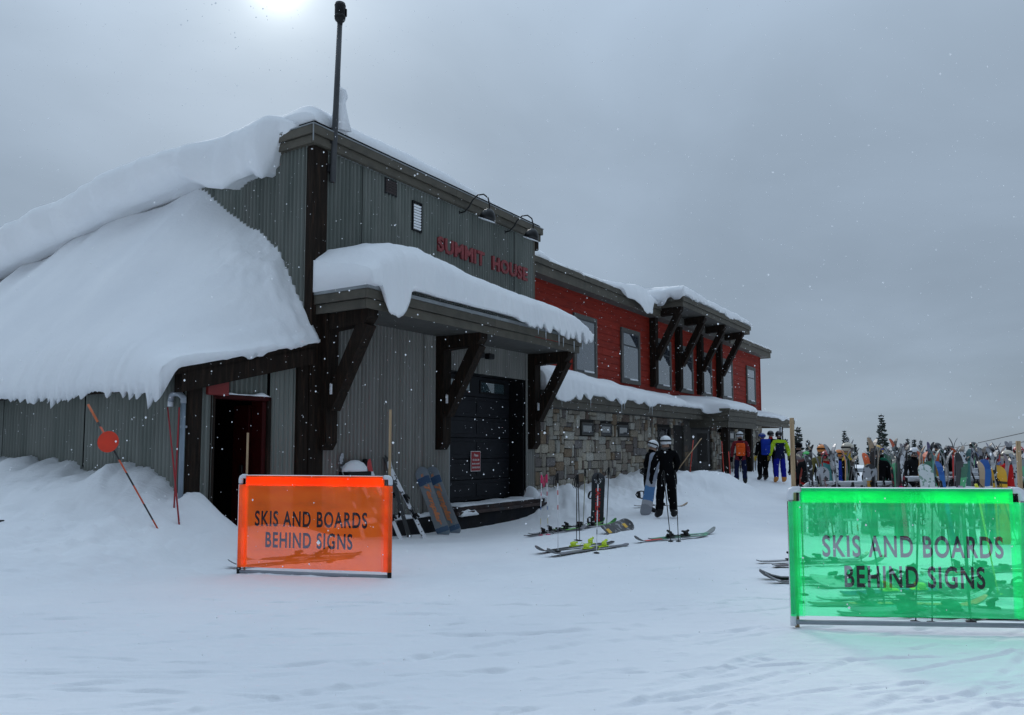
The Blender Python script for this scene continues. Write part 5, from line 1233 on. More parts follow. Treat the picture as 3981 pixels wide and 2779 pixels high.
# ---------------------------------------------------------------- ski racks with everything standing in them
def ordinal(n): return '%d%s' % (n, 'th' if 10 <= n % 100 <= 20 else {1: 'st', 2: 'nd', 3: 'rd'}.get(n % 10, 'th'))
def rack(label, x0, x1, y, h, g, snow=True):
    ga = gz((x0 + x1) / 2, y); root = thing('ski_rack', label, 'ski rack', ((x0 + x1) / 2, y, ga), (0, 0, 0), g); hw = (x1 - x0) / 2
    for yy, zz in ((-.10, h), (.10, h - .06)):
        r = .16; pts = [(-hw, yy, -.1), (-hw, yy, zz - r)]
        for k in range(1, 5): a = math.pi / 2 * k / 5; pts.append((-hw + r - r * math.cos(a), yy, zz - r + r * math.sin(a)))
        pts += [(-hw + r, yy, zz), (hw - r, yy, zz)]
        for k in range(1, 5): a = math.pi / 2 * k / 5; pts.append((hw - r + r * math.sin(a), yy, zz - r + r * math.cos(a)))
        pts += [(hw, yy, zz - r), (hw, yy, -.1)]
        MB().tube(pts, .030, 10).build('rail', M_STEEL, root, True)
    MB().tube([(-hw, -.10, .30), (hw, -.10, .30)], .024, 8).build('low_bar', M_STEEL, root, True)
    for x in (-hw, hw): MB().tube([(x, -.5, .04), (x, .5, .04)], .028, 8).build('foot', M_STEEL, root, True)
    if snow:
        mb = MB(); q = random.Random(int(x0 * 100)); pts = [(-hw + .15 + i * (2 * hw - .3) / 20, -.10, h + .024 + q.uniform(-.004, .006)) for i in range(21)]; mb.tube(pts, [.004] + [q.uniform(.012, .022) for _ in range(19)] + [.004], 8); mb.build('rail_snow', M_SNOW, root, True)
    return ga
RACKS = [  # x0, x1, y, height, words, number of pairs, boards
    (5.72, 7.84, 15.5, 1.02, 'front left rack', 9, 0), (7.12, 9.08, 13.9, .98, 'front right rack', 11, 0),
    (8.70, 12.3, 18.4, 1.00, 'second row rack', 15, 2), (9.6, 13.4, 20.8, 1.02, 'third row rack', 18, 2), (9.0, 15.6, 24.0, 1.0, 'far row rack', 24, 3)]
PAL = [(m_wht, 'white'), (m_blk, 'black'), (m_grey, 'grey'), (m_org, 'orange'), (m_blu, 'blue'), (m_teal, 'teal'), (m_red, 'red'), (m_sil, 'silver'), (m_grn, 'green'), (m_pur, 'purple'), (m_brn, 'tan'), (m_mau, 'mauve'), (m_wht, 'white'), (m_blk, 'black'), (m_mar, 'maroon'), (m_sil, 'silver'), (m_mint, 'mint')]
RACKED = {}
def stand(kind, px_x, y, lean_x, lean_y, m, cname, rackname, k, side, **kw):
    g = gz(px_x, y); z = Vector((lean_x, lean_y, 1)); p = Vector((px_x, y, g - .05))
    yd = Vector((kw.pop('twist', 0), -side, 0)); sz = kw.pop('sz', .96)
    o = (ski if kind == 'ski' else board)('x', p, z, yd, m, k, group=None, **kw); o.scale = (.92, 1, sz); RACKED.setdefault(rackname, []).append((px_x, kind, cname, o)); return o
def fill_rack(R_, seed):
    x0, x1, y, h, nm, npair, nb = R_; q = random.Random(seed); n = npair + nb; xs = [x0 + .14 + (x1 - x0 - .28) * (i + q.uniform(.2, .8)) / n for i in range(n)]; kinds = ['b'] * nb + ['s'] * npair; q.shuffle(kinds)
    for x, kd in zip(xs, kinds):
        front = q.random() < .3; s_ = -1 if front else 1; yb = y + s_ * q.uniform(.20, .32); ln = (y + s_ * .13 - yb) / h
        m, c = q.choice(PAL)
        if kd == 'b': stand('board', x, yb, q.uniform(-.06, .06), ln, m, c, nm, q.randrange(2), -s_ if q.random() < .5 else s_, base=m); continue
        k = q.randrange(5); lx = q.uniform(-.10, .10); tw = q.choice((-3, 3, -5, 5, 1.5, -1.5, 6, .5)); sz = q.uniform(.92, 1.12)
        for e in (-1, 1): stand('ski', x + e * .045, yb + .02 * e, lx - e * q.uniform(.0, .05), ln, m, c, nm, k, e, twist=tw * e, sz=sz, base=m if q.random() < .35 else None)
for i, R_ in enumerate(RACKS):
    rack('galvanised tube ski rack, the %s of the group' % R_[4], R_[0], R_[1], R_[2], R_[3], 'ski racks on the right'); fill_rack(R_, 20 + i)
def px(p, y): return (p - 1148) / F_PX * y
def front_stand(kind, p, rk, m, c, lean, k=1, side=-1, dy=-.27, **kw):
    x0, x1, y, h, nm = RACKS[rk][:5]; return stand(kind, px(p, y), y + dy, lean, (-.13 - dy) / h * .9, m, c, nm, k, side, **kw)
# the ones that stand out in the photograph
m_bk1 = band_mat('board_black_white', [(0, (.02, .02, .022)), (.55, (.02, .02, .022))], spot=((.5, .5, .52), 12))
m_rb = band_mat('board_red_cream', [(0, (.33, .05, .035)), (.70, (.20, .07, .06)), (.85, (.22, .18, .18))], spot=((.72, .62, .48), 5))
m_wc = band_mat('board_white_lines', [(0, (.55, .62, .55)), (.5, (.62, .66, .66))], spot=((.22, .34, .28), 9))
front_stand('ski', 1813, 0, m_bk1, 'black', -.03, 1, base=m_bk1); front_stand('board', 1848, 0, m_sil, 'grey', -.10, 0, base=m_sil, binding=False, dy=.30)
front_stand('ski', 1858, 0, m_wht, 'white', .05, 3, base=m_wht); front_stand('board', 1951, 0, m_sil, 'silver', -.09, 1, base=m_sil, dy=.28, binding=False)
front_stand('ski', 1943, 0, m_org, 'orange', -.04, 2, base=m_org); front_stand('board', 1996, 0, m_mar, 'maroon', .05, 0, base=m_mar, dy=-.33)
front_stand('ski', 2001, 0, m_pink, 'pink', .05, 0, base=m_pink, dy=-.40); front_stand('board', 2068, 1, m_wc, 'white', -.02, 0, base=m_wc, dy=-.25)
front_stand('board', 2212, 1, m_yel, 'yellow', .10, 0, base=m_yel, dy=-.36, binding=False); front_stand('ski', 2173, 1, m_brn, 'tan', .10, 0, base=m_brn)
front_stand('ski', 2158, 1, m_wht, 'white', -.10, 3, base=m_wht, dy=.2); front_stand('ski', 2152, 1, m_blk, 'black', -.12, 3, dy=.22); front_stand('ski', 2150, 1, m_grn, 'green', -.05, 2, base=m_grn, dy=.24)
front_stand('ski', 2130, 1, m_mau, 'mauve', .06, 1, base=m_mau); front_stand('board', 2200, 2, m_blu, 'blue', .0, 1, base=m_blu); front_stand('board', 2076, 2, m_grn, 'green', .0, 0, base=m_grn)
front_stand('ski', 2110, 1, m_blu, 'blue', -.07, 0, base=m_blu)
for nm, lst in RACKED.items():
    cnt = {}
    for x, kind, c, o in sorted(lst, key=lambda e: e[0]):
        kw_ = 'ski' if kind == 'ski' else 'snowboard'; cnt[kw_] = cnt.get(kw_, 0) + 1
        tag(o, '%s %s standing in the %s, %s %s from its left end' % (c, kw_, nm, ordinal(cnt[kw_]), kw_), None, '%ss standing in the racks' % kw_)
# poles hanging about the racks
q = random.Random(77)
for i in range(14):
    R_ = RACKS[i % 4]; x = q.uniform(R_[0] + .1, R_[1] - .1); y = R_[2] - q.uniform(.42, .6)
    pole('dark ski pole leaning on the %s, %s such pole there' % (R_[4], ordinal(i // 4 + 1)), (x, y, gz(x, y)), (q.uniform(-.12, .12), .32, 1), q.choice((M_SHAFTK, M_SHAFTO, M_SHAFTK)), M_BLACK, 1.12, 'ski poles leaning on the racks', q.uniform(0, 6))

# skis and poles lying right behind the green sign
lay = [('grey wide ski poking out left of the green sign', 4.82, 9.35, 3.16, 9.62, m_grey, 3, .5), ('black ski beside the wide grey ski left of the green sign', 4.74, 9.05, 3.10, 9.38, m_blk, 2, 0),
       ('blue ski behind the word BEHIND on the green sign', 3.55, 8.55, 5.2, 8.8, m_blu, 2, .2), ('white ski lying across the middle of the green sign', 3.2, 8.3, 4.9, 8.25, m_wht, 2, 0),
       ('black ski nearest the bottom of the green sign', 3.1, 7.55, 4.75, 7.42, m_blk, 3, 0), ('grey ski second nearest the bottom of the green sign', 3.3, 7.75, 4.95, 7.60, m_grey, 3, .2),
       ('orange ski third nearest the bottom of the green sign', 3.0, 8.02, 4.6, 7.95, m_org, 2, 0), ('teal ski crossing low right behind the green sign', 5.15, 7.6, 3.7, 7.9, m_teal, 1, 0),
       ('maroon ski lying behind the word AND on the green sign', 3.5, 10.6, 5.1, 10.9, m_mar, 1, 0), ('silver ski lying behind the word SKIS on the green sign', 3.4, 10.95, 5.0, 11.2, m_sil, 1, 0),
       ('red ski lying behind the end of BOARDS on the green sign', 5.4, 9.9, 6.9, 10.2, m_red, 1, 0), ('purple ski lying right of the red ski behind the green sign', 5.3, 10.2, 6.8, 10.5, m_pur, 1, 0),
       ('black ski slanting at the far right of the green sign', 5.9, 8.0, 4.85, 9.0, m_blk, 2, 0), ('tan ski slanting beside the black ski at far right', 6.1, 8.15, 5.05, 9.2, m_brn, 2, 0)]
for lb, xa, ya, xb, yb, m, k, roll in lay:
    a = Vector((xa, ya, gz(xa, ya) + .012)); b = Vector((xb, yb, gz(xb, yb) + .012)); ski(lb, a, b - a, UP + (b - a).normalized().cross(UP) * roll, m, k, M_LIMEB if 'blue ski behind' in lb else None)
board('white flowered snowboard lying behind the word BEHIND', (3.45, 9.15, gz(3.45, 9.15) + .05), (1, .05, .0), (0, -.3, 1), m_wc, 1); board('dark snowboard lying at the right behind SIGNS', (4.55, 8.6, gz(4.6, 8.6) + .05), (1, -.03, 0), (0, -.3, 1), m_bk1, 0)
for i, (x, y, lx, ly, m) in enumerate(((3.17, 8.6, .0, .0, M_SHAFTK), (2.98, 8.2, .0, 0, M_SHAFTO), (3.72, 7.9, -.14, .05, M_SHAFTK), (3.98, 8.5, -.16, .0, M_SHAFTK), (3.70, 7.28, .06, .0, M_SHAFTK), (3.84, 7.26, .05, .02, M_SHAFTK), (4.22, 7.30, -.02, .0, M_SHAFTK), (4.38, 7.6, -.03, .0, M_SHAFTK), (5.15, 9.2, -.10, .0, M_SHAFTK), (5.40, 9.3, .10, 0, M_SHAFTK), (5.22, 8.5, -.16, 0, M_SHAFTY), (4.05, 9.1, -.08, .0, M_SHAFTW))):
    pole('ski pole standing behind the green sign, %s from its left edge' % ordinal(1 + sum(1 for t in (3.17 / 8.6, 2.98 / 8.2, 3.72 / 7.9, 3.98 / 8.5, 3.70 / 7.28, 3.84 / 7.26, 4.22 / 7.30, 4.38 / 7.6, 5.15 / 9.2, 5.40 / 9.3, 5.22 / 8.5, 4.05 / 9.1) if t < x / y - 1e-6)), (x, y, gz(x, y)), (lx, ly, 1), m, None if m is not M_SHAFTY else M_SHAFTY, 1.12, 'poles behind the green sign', i * 1.3)

# ---------------------------------------------------------------- people
M_SKIN = mat('skin', (.42, .25, .18), .55, .08, 9)
def cloth(name, c): return mat('cloth_' + name, c, .95, .12, 6, .5, 14, spec=.08)
C_BLK = cloth('black', (.004, .004, .005)); C_CHAR = cloth('charcoal', (.014, .014, .016)); C_NAVY = cloth('navy', (.012, .016, .05)); C_BLUE = cloth('blue', (.015, .04, .32)); C_ROYAL = cloth('royal', (.012, .016, .26)); C_LIME = cloth('lime', (.42, .62, .03)); C_RED = cloth('red', (.42, .015, .015)); C_ORG = cloth('orange', (.70, .10, .02)); C_GRN = cloth('green', (.010, .10, .06)); C_TEAL = cloth('teal', (.08, .26, .26)); C_YEL = cloth('yellow', (.50, .34, .04)); C_OLV = cloth('olive', (.16, .14, .05)); C_GREY = cloth('grey', (.22, .22, .23)); C_BRN = cloth('brown', (.10, .07, .04)); C_MAR = cloth('maroon', (.16, .02, .03)); C_CREAM = cloth('cream', (.55, .50, .42))
C_GAIT = mat('gaiter_print', (.30, .30, .31), .8, .5, 30, col2=(.04, .04, .045), c2scale=22)
def hmat(name, c): return mat('helmet_' + name, c, .35, .05, 6, coat=.3)
H_WHT = hmat('white', (.72, .73, .75)); H_BLK = hmat('black', (.015, .015, .018)); H_ORG = hmat('orange', (.72, .22, .02)); H_RED = hmat('red', (.42, .02, .03)); H_YEL = hmat('yellow', (.66, .38, .04)); H_BLU = hmat('blue', (.03, .06, .22)); H_CRM = hmat('cream', (.58, .52, .42)); H_GRN = hmat('green', (.04, .55, .10)); H_SIL = hmat('silver', (.5, .52, .54))
def glove_mesh():
    mb = MB(); mb.tube([(0, 0, .04), (0, 0, .0), (0, 0, -.04), (0, 0, -.085)], [.045, .044, .048, .040], 10)
    for x, ln in ((-.030, .065), (-.010, .078), (.010, .074), (.030, .058)): mb.tube([(x, 0, -.07), (x * 1.1, -.012, -.07 - ln * .5), (x * 1.1, -.038, -.07 - ln)], [.0125, .0120, .0095], 8)
    mb.tube([(-.036, -.008, -.01), (-.062, -.022, -.042), (-.062, -.040, -.078)], [.015, .0135, .011], 8)
    return mb.mesh('glove', M_BLACK, True)
GLOVE = glove_mesh()
def helmet_mesh():
    mb = MB(); n = 20; prof = []
    vs = []; fs = []; rows = 9
    for i in range(rows):
        t = i / (rows - 1); el = R(90 - 122 * t)
        for k in range(n):
            a = 2 * math.pi * k / n; front = max(0, -math.sin(a)); e = el
            lim = R(4) if front > .45 else (R(-34) if abs(math.cos(a)) > .5 else R(-26)); e = max(e, lim)
            r = math.cos(e); vs.append((.122 * r * math.cos(a), .142 * r * math.sin(a) + .005, .128 * math.sin(e)))
    for i in range(rows - 1):
        for k in range(n): k2 = (k + 1) % n; fs.append((i * n + k, i * n + k2, (i + 1) * n + k2, (i + 1) * n + k))
    mb.add(vs, fs)
    return mb.mesh('helmet', H_BLK, True)
HELMET = helmet_mesh()
def goggle_meshes():
    st = MB(); k = 20; P = []
    for i in range(k + 1):
        a = R(-35 + 250 * i / k); P.append([(.126 * math.cos(a), .145 * math.sin(a) + .005, z) for z in (.01, .045)])
    st.grid(np.array(P, float)); strap = st.mesh('strap', M_BLACK, True, False)
    ln = MB(); P = []
    for i in range(9):
        a = R(-145 + 110 * i / 8); P.append([(.112 * math.cos(a), .128 * math.sin(a) - .006, z) for z in (-.045, -.02, .012, .038)])
    ln.grid(np.array(P, float)); ln.tube([p[0] for p in P], .008, 6); ln.tube([p[-1] for p in P], .008, 6)
    return strap, ln.mesh('lens', glass('goggle_lens', (.02, .02, .03), .05), True, False)
STRAP, LENS = goggle_meshes()
PACK = None
def pack_mesh(w, h, d):
    mb = MB(); mb.box((0, d / 2, h / 2), (w, d, h), .06); mb.box((0, d + .02, h * .35), (w * .7, .08, h * .5), .03); mb.tube([(-w * .3, 0, h * .95), (-w * .3, -.04, h * .98), (-w * .34, -.05, h * .6)], .018, 6); mb.tube([(w * .3, 0, h * .95), (w * .3, -.04, h * .98), (w * .34, -.05, h * .6)], .018, 6)
    return mb.mesh('backpack', C_BLK, True)
def person(label, pos, heading, H=1.75, jacket=C_BLK, pants=C_BLK, boots=M_BLACK, helmet=H_BLK, goggles=True, gaiter=C_BLK, arms=None, legs=None, lean=0.0, side=0.0, head=(0, 0), jacket2=None, j2=None, gloves=C_BLK, bulk=1.0, pack=None, cap=None, shift=(0, 0, 0)):
    s = H / 1.75; J = {}
    J['pel'] = (0, 0, .95); J['sp1'] = (0, .005, 1.10); J['sp2'] = (0, .01, 1.27); J['ch'] = (0, .005, 1.40); J['nk'] = (0, 0, 1.485); J['h0'] = (0, -.012, 1.555); J['h1'] = (0, -.018, 1.645)
    A = {'L': ((.185, .005, 1.42), (.265, .03, 1.16), (.275, -.05, .93)), 'R': ((-.185, .005, 1.42), (-.265, .03, 1.16), (-.275, -.05, .93))}
    for k_, v_ in (arms or {}).items(): A[k_] = (A[k_][0], v_[0], v_[1])
    G = {'L': ((.10, 0, .90), (.125, -.03, .50), (.14, .025, .12), (.155, -.14, .055)), 'R': ((-.10, 0, .90), (-.125, -.03, .50), (-.14, .025, .12), (-.155, -.14, .055))}
    for k_, v_ in (legs or {}).items(): G[k_] = (G[k_][0],) + tuple(v_)
    names = []; co = []; rad = []; edges = []; reg = []
    def add(n_, p, r): names.append(n_); co.append(Vector(p)); rad.append(r); return len(co) - 1
    B = bulk
    i_p = add('pel', J['pel'], (.150 * B, .120 * B)); i1 = add('sp1', J['sp1'], (.155 * B, .125 * B)); i2 = add('sp2', J['sp2'], (.170 * B, .130 * B)); i3 = add('ch', J['ch'], (.165 * B, .115 * B)); i4 = add('nk', J['nk'], (.075, .075)); i5 = add('h0', J['h0'], (.078, .085)); i6 = add('h1', J['h1'], (.088, .102))
    E_ = [(i_p, i1, 'torso'), (i1, i2, 'torso'), (i2, i3, 'torso'), (i3, i4, 'neck'), (i4, i5, 'neck'), (i5, i6, 'head')]
    for sd in 'LR':
        a = add('sh', A[sd][0], (.088 * B, .088 * B)); b = add('el', A[sd][1], (.068 * B, .068 * B)); c = add('wr', A[sd][2], (.050, .050)); E_ += [(i3, a, 'torso'), (a, b, 'arm'), (b, c, 'arm')]
    upper = set(range(len(co))) - {i_p}
    for sd in 'LR':
        a = add('hip', G[sd][0], (.105 * B, .108 * B)); b = add('kn', G[sd][1], (.088 * B, .088 * B)); c = add('an', G[sd][2], (.080 * B, .084 * B)); d = add('toe', G[sd][3], (.058, .05)); E_ += [(i_p, a, 'hip'), (a, b, 'leg'), (b, c, 'leg'), (c, d, 'boot')]
    rm = Matrix.Rotation(lean, 3, 'X') @ Matrix.Rotation(side, 3, 'Y'); pv = Vector(J['pel'])
    for i in upper: co[i] = pv + rm @ (co[i] - pv)
    co = [c * s for c in co]
    me = bpy.data.meshes.new('body'); me.from_pydata([tuple(c) for c in co], [(a, b) for a, b, _ in E_], [])
    o = bpy.data.objects.new('tmp', me); COL.objects.link(o); md = o.modifiers.new('s', 'SKIN'); md.branch_smoothing = .4; md.use_smooth_shade = True
    for i, v in enumerate(me.skin_vertices[0].data): v.radius = (rad[i][0] * s, rad[i][1] * s); v.use_root = (i == 0)
    ss = o.modifiers.new('u', 'SUBSURF'); ss.levels = 2; ss.render_levels = 2
    dg = bpy.context.evaluated_depsgraph_get(); bd = bpy.data.meshes.new_from_object(o.evaluated_get(dg)); bpy.data.objects.remove(o); bd.name = 'person'
    bd.materials.clear()
    for m in (jacket, pants, boots, M_SKIN, gaiter, jacket2 or jacket): bd.materials.append(m)
    cen = np.zeros(len(bd.polygons) * 3); bd.polygons.foreach_get('center', cen); cen = cen.reshape(-1, 3)
    best = np.full(len(cen), 9.0); idx = np.zeros(len(cen), int)
    segs = [(np.array(co[a]), np.array(co[b])) for a, b, _ in E_]
    for i, (a, b) in enumerate(segs):
        ab = b - a; t = np.clip(((cen - a) @ ab) / (ab @ ab), 0, 1); d = np.linalg.norm(cen - a - t[:, None] * ab, axis=1) - (.03 if E_[i][2] == 'torso' else 0)
        w = d < best; best[w] = d[w]; idx[w] = i
    mi = np.zeros(len(cen), int)
    for f in range(len(cen)):
        r = E_[idx[f]][2]; z = cen[f, 2] / s
        if r in ('torso', 'arm'): mi[f] = 0
        elif r == 'hip': mi[f] = 0 if z > .82 else 1
        elif r == 'leg': mi[f] = 0 if z > .83 else (1 if z > .20 else 2)
        elif r == 'boot': mi[f] = 2
        elif r == 'head': mi[f] = 3
        else: mi[f] = 4
        if j2 and mi[f] == 0 and j2(r, cen[f] / s): mi[f] = 5
    bd.polygons.foreach_set('material_index', mi.tolist()); bd.polygons.foreach_set('use_smooth', [True] * len(cen))
    # cloth folds
    V = np.zeros(len(bd.vertices) * 3); bd.vertices.foreach_get('co', V); V = V.reshape(-1, 3); nrm = np.zeros(len(bd.vertices) * 3); bd.vertices.foreach_get('normal', nrm); nrm = nrm.reshape(-1, 3)
    fold = fbm(V[:, 0] * 9 + V[:, 1] * 7, V[:, 2] * 12, 3, int(abs(pos[0]) * 50)) * .010 * (V[:, 2] < 1.45 * s); V += nrm * fold[:, None]; bd.vertices.foreach_set('co', V.reshape(-1)); bd.update()
    root = link('person', bd, None, Vector(pos) + Vector(shift), (0, 0, heading)); tag(root, label, 'person')
    hm = Matrix.Translation(co[i6]) @ (Matrix.Rotation(lean * .5, 4, 'X') @ Matrix.Rotation(head[0], 4, 'Z') @ Matrix.Rotation(head[1], 4, 'X') @ Matrix.Rotation(side * .6, 4, 'Y')) @ Matrix.Scale(s, 4)
    def sub(nm, me_, m, mtx, slot=True):
        c = link(nm, me_, root); c.matrix_local = mtx
        if m: setmat(c, m)
        return c
    if helmet: sub('helmet', HELMET, helmet, hm @ Matrix.Translation((0, 0, .035)))
    if cap:
        mb = MB(); mb.lathe([(.112, -.01), (.116, .02), (.112, .06), (.085, .11), (.04, .135), (0, .14)], 16, sy=1.12); mb.lathe([(.118, -.02), (.122, .0), (.122, .03), (.116, .045)], 16, sy=1.12); sub('cap', mb.mesh('cap', cap, True), None, hm @ Matrix.Translation((0, 0, .02)))
    if goggles: g = sub('goggle_strap', STRAP, goggles if goggles is not True else None, hm @ Matrix.Translation((0, 0, .02))); sub('goggle_lens', LENS, None, hm @ Matrix.Translation((0, 0, .0)))
    # nose and chin of the face
    mb = MB(); mb.lathe([(.0, .03), (.012, .018), (.018, -.012), (.010, -.022), (0, -.024)], 8, mat=Matrix.Translation((0, -.108, -.035))); mb.lathe([(0, .012), (.022, .003), (.024, -.003), (0, -.010)], 8, sx=1.2, sy=.5, mat=Matrix.Translation((0, -.094, -.075))); sub('face_detail', mb.mesh('face_detail', M_SKIN, True), None, hm)
    for i, sd in ((7, 'L'), (10, 'R')):
        el, wr = co[i + 1], co[i + 2]; d = (wr - el).normalized(); q_ = d.to_track_quat('-Z', 'Y').to_matrix().to_4x4()
        sub('glove', GLOVE, gloves, Matrix.Translation(wr + d * .03) @ q_ @ Matrix.Diagonal((1 if sd == 'L' else -1, 1, 1, 1)))
    if pack:
        w, h, d, m = pack; pm = pack_mesh(w, h, d); sub('backpack', pm, m, Matrix.Translation(pv * s) @ rm.to_4x4() @ Matrix.Translation((0, .115 * B, .02 * s)))
    return root
PI = math.pi
def at(pxl, d): return gpt(pxl, d, .0)
person('person in black with white helmet and grey neck warmer, back to the camera', at(1492, 17.7), PI + .18, 1.80, C_BLK, C_BLK, M_BLACK, H_WHT, True, C_GAIT, bulk=1.1, arms={'L': ((.30, .02, 1.15), (.33, -.02, .92)), 'R': ((-.27, .02, 1.16), (-.25, -.16, 1.0))}, legs={'L': ((.14, -.02, .50), (.18, .03, .12), (.20, -.13, .055)), 'R': ((-.13, -.03, .50), (-.17, .02, .12), (-.20, -.14, .055))}, head=(.25, .0))
person('person in black with tilted white helmet, half hidden and holding a snowboard', at(1452, 19.0), PI * .55, 1.72, C_BLK, C_BLK, M_BLACK, H_WHT, True, C_BLK, lean=.16, head=(.1, .25), arms={'R': ((-.26, .02, 1.14), (-.22, -.14, .96)), 'L': ((.26, .02, 1.15), (.24, -.14, .95))})
m_sb = band_mat('board_white_blue', [(0, (.30, .31, .34)), (.22, (.45, .45, .48)), (.30, (.10, .25, .50)), (.52, (.42, .44, .50)), (.60, (.3, .33, .4))], noise=.10)
p = at(1444, 18.3); board('white and blue snowboard held upright by the half hidden person', p + Vector((0, 0, -.01)), (.20, .10, 1), (-.30, .9, 0), m_sb, 0, base=m_sb)
person('person in olive jacket bending at the lodge entrance', bw(21.6, -.75, 0) + Vector((0, 0, gz(*bw(21.6, -.75, 0).xy))), PI * 1.35, 1.74, C_OLV, C_CHAR, M_BLACK, None, False, C_BLK, lean=.35, cap=C_BLK, jacket2=C_YEL, j2=lambda r, c: r == 'arm')
person('person in dark red jacket with an orange pack near the porch post', at(1658, 27.2), PI - .2, 1.78, C_MAR, C_NAVY, M_BLACK, H_SIL, True, C_BLK, pack=(.30, .44, .16, C_ORG), jacket2=C_BLK, j2=lambda r, c: r == 'torso' and c[2] < 1.2)
person('person in dark jacket wearing a blue backpack, leftmost of the standing trio', at(1708, 28.6), PI + .35, 1.68, C_BLK, C_BLK, M_BLACK, H_BLU, C_BLUE, C_BLK, pack=(.36, .58, .14, C_BLUE), bulk=1.1, head=(.9, .1), gloves=C_YEL)
person('person in black with red neck warmer, middle of the standing trio', at(1727, 30.0), PI - .35, 1.76, C_BLK, C_BLK, M_BLACK, H_BLK, True, C_RED, head=(-.4, 0), legs={'L': ((.18, -.05, .50), (.26, .05, .12), (.28, -.12, .055))})
person('person in lime sleeved jacket and blue trousers, back to the camera', at(1746, 28.4), PI + .05, 1.83, C_LIME, C_ROYAL, mat('orange_boot', (.55, .22, .03), .5), H_BLK, True, C_BLK, bulk=1.08, jacket2=C_NAVY, j2=lambda r, c: r in ('torso', 'hip', 'leg') and c[2] < 1.37 and abs(c[0]) < .205, arms={'L': ((.30, .02, 1.16), (.33, -.03, .93)), 'R': ((-.30, .02, 1.16), (-.33, -.03, .93))}, gloves=C_OLV)
person('person in black jacket and red trousers behind the wooden stake', at(1789, 25.2), PI - .1, 1.76, C_BLK, C_RED, M_BLACK, None, False, C_BLK, cap=C_BLK, bulk=1.12)
p = at(1800, 24.5); board('red snowboard with cream lettering held before the person in red trousers', p + Vector((0, 0, .0)), (-.04, .05, 1), (.2, 1, 0), m_rb, 1, base=m_rb)
crowd = [(1841, 19.8, PI - .3, 1.74, C_OLV, C_BLK, H_ORG, 'person with orange helmet and olive jacket behind the front left rack', {}),
    (1850, 17.3, .5, 1.60, C_TEAL, C_BLK, H_RED, 'person with red helmet and teal jacket behind the front left rack', {'gaiter': C_RED}),
    (1878, 19.8, 1.2, 1.62, C_BLUE, C_BLK, H_ORG, 'small person with orange helmet and blue jacket in the rack crowd', {}),
    (1897, 18.6, 1.0, 1.78, C_BLK, C_BLK, H_CRM, 'person with cream helmet and black jacket with yellow shoulders', {'gaiter': C_YEL, 'jacket2': C_YEL, 'j2': lambda r, c: r == 'torso' and c[2] > 1.38}),
    (1962, 16.9, PI, 1.68, C_BLK, C_BLK, H_BLK, 'broad person all in black with black helmet behind the front left rack', {'bulk': 1.3}),
    (1997, 17.2, -PI * .62, 1.78, C_GRN, C_RED, H_YEL, 'person in green jacket and yellow helmet leaning to the right', {'lean': .42, 'goggles': C_BLUE, 'arms': {'L': ((.26, -.16, 1.20), (.20, -.42, 1.18)), 'R': ((-.26, -.16, 1.20), (-.16, -.42, 1.15))}}),
    (2046, 20.0, .1, 1.66, C_CHAR, C_BLK, H_WHT, 'person with white helmet and charcoal jacket between the racks', {}),
    (2254, 16.3, .6, 1.62, C_RED, C_BLK, H_CRM, 'person with cream helmet and red jacket at the right of the racks', {}),
    (2098, 25.6, .3, 1.72, C_CHAR, C_BLK, H_BLK, 'person in charcoal jacket far back among the racks', {}),
    (2180, 26.0, PI, 1.70, C_NAVY, C_NAVY, H_BLK, 'person in navy jacket far back right of the racks', {}),
    (2124, 20.9, .4, 1.70, C_BLK, C_BLK, H_BLK, 'person in black between the second and third row racks', {}), (2216, 19.6, PI, 1.68, C_MAR, C_BLK, H_BLK, 'person in maroon jacket beyond the yellow snowboard', {}), (2280, 19.2, -.5, 1.70, C_BLK, C_BLK, H_RED, 'person in black with red helmet at the right edge', {}), (2012, 21.4, .5, 1.66, C_TEAL, C_BLK, H_BLK, 'person in teal jacket right of the green jacket', {}),
    (1806, 21.5, PI * .9, 1.55, C_CHAR, C_RED, H_GRN, 'child with bright green helmet behind the dark ski', {})]
for pxl, d, hd, H, jk, pn, hl, lb, kw in crowd: person(lb, at(pxl, d), hd, H, jk, pn, M_BLACK, hl, **{**{'goggles': True}, **kw})

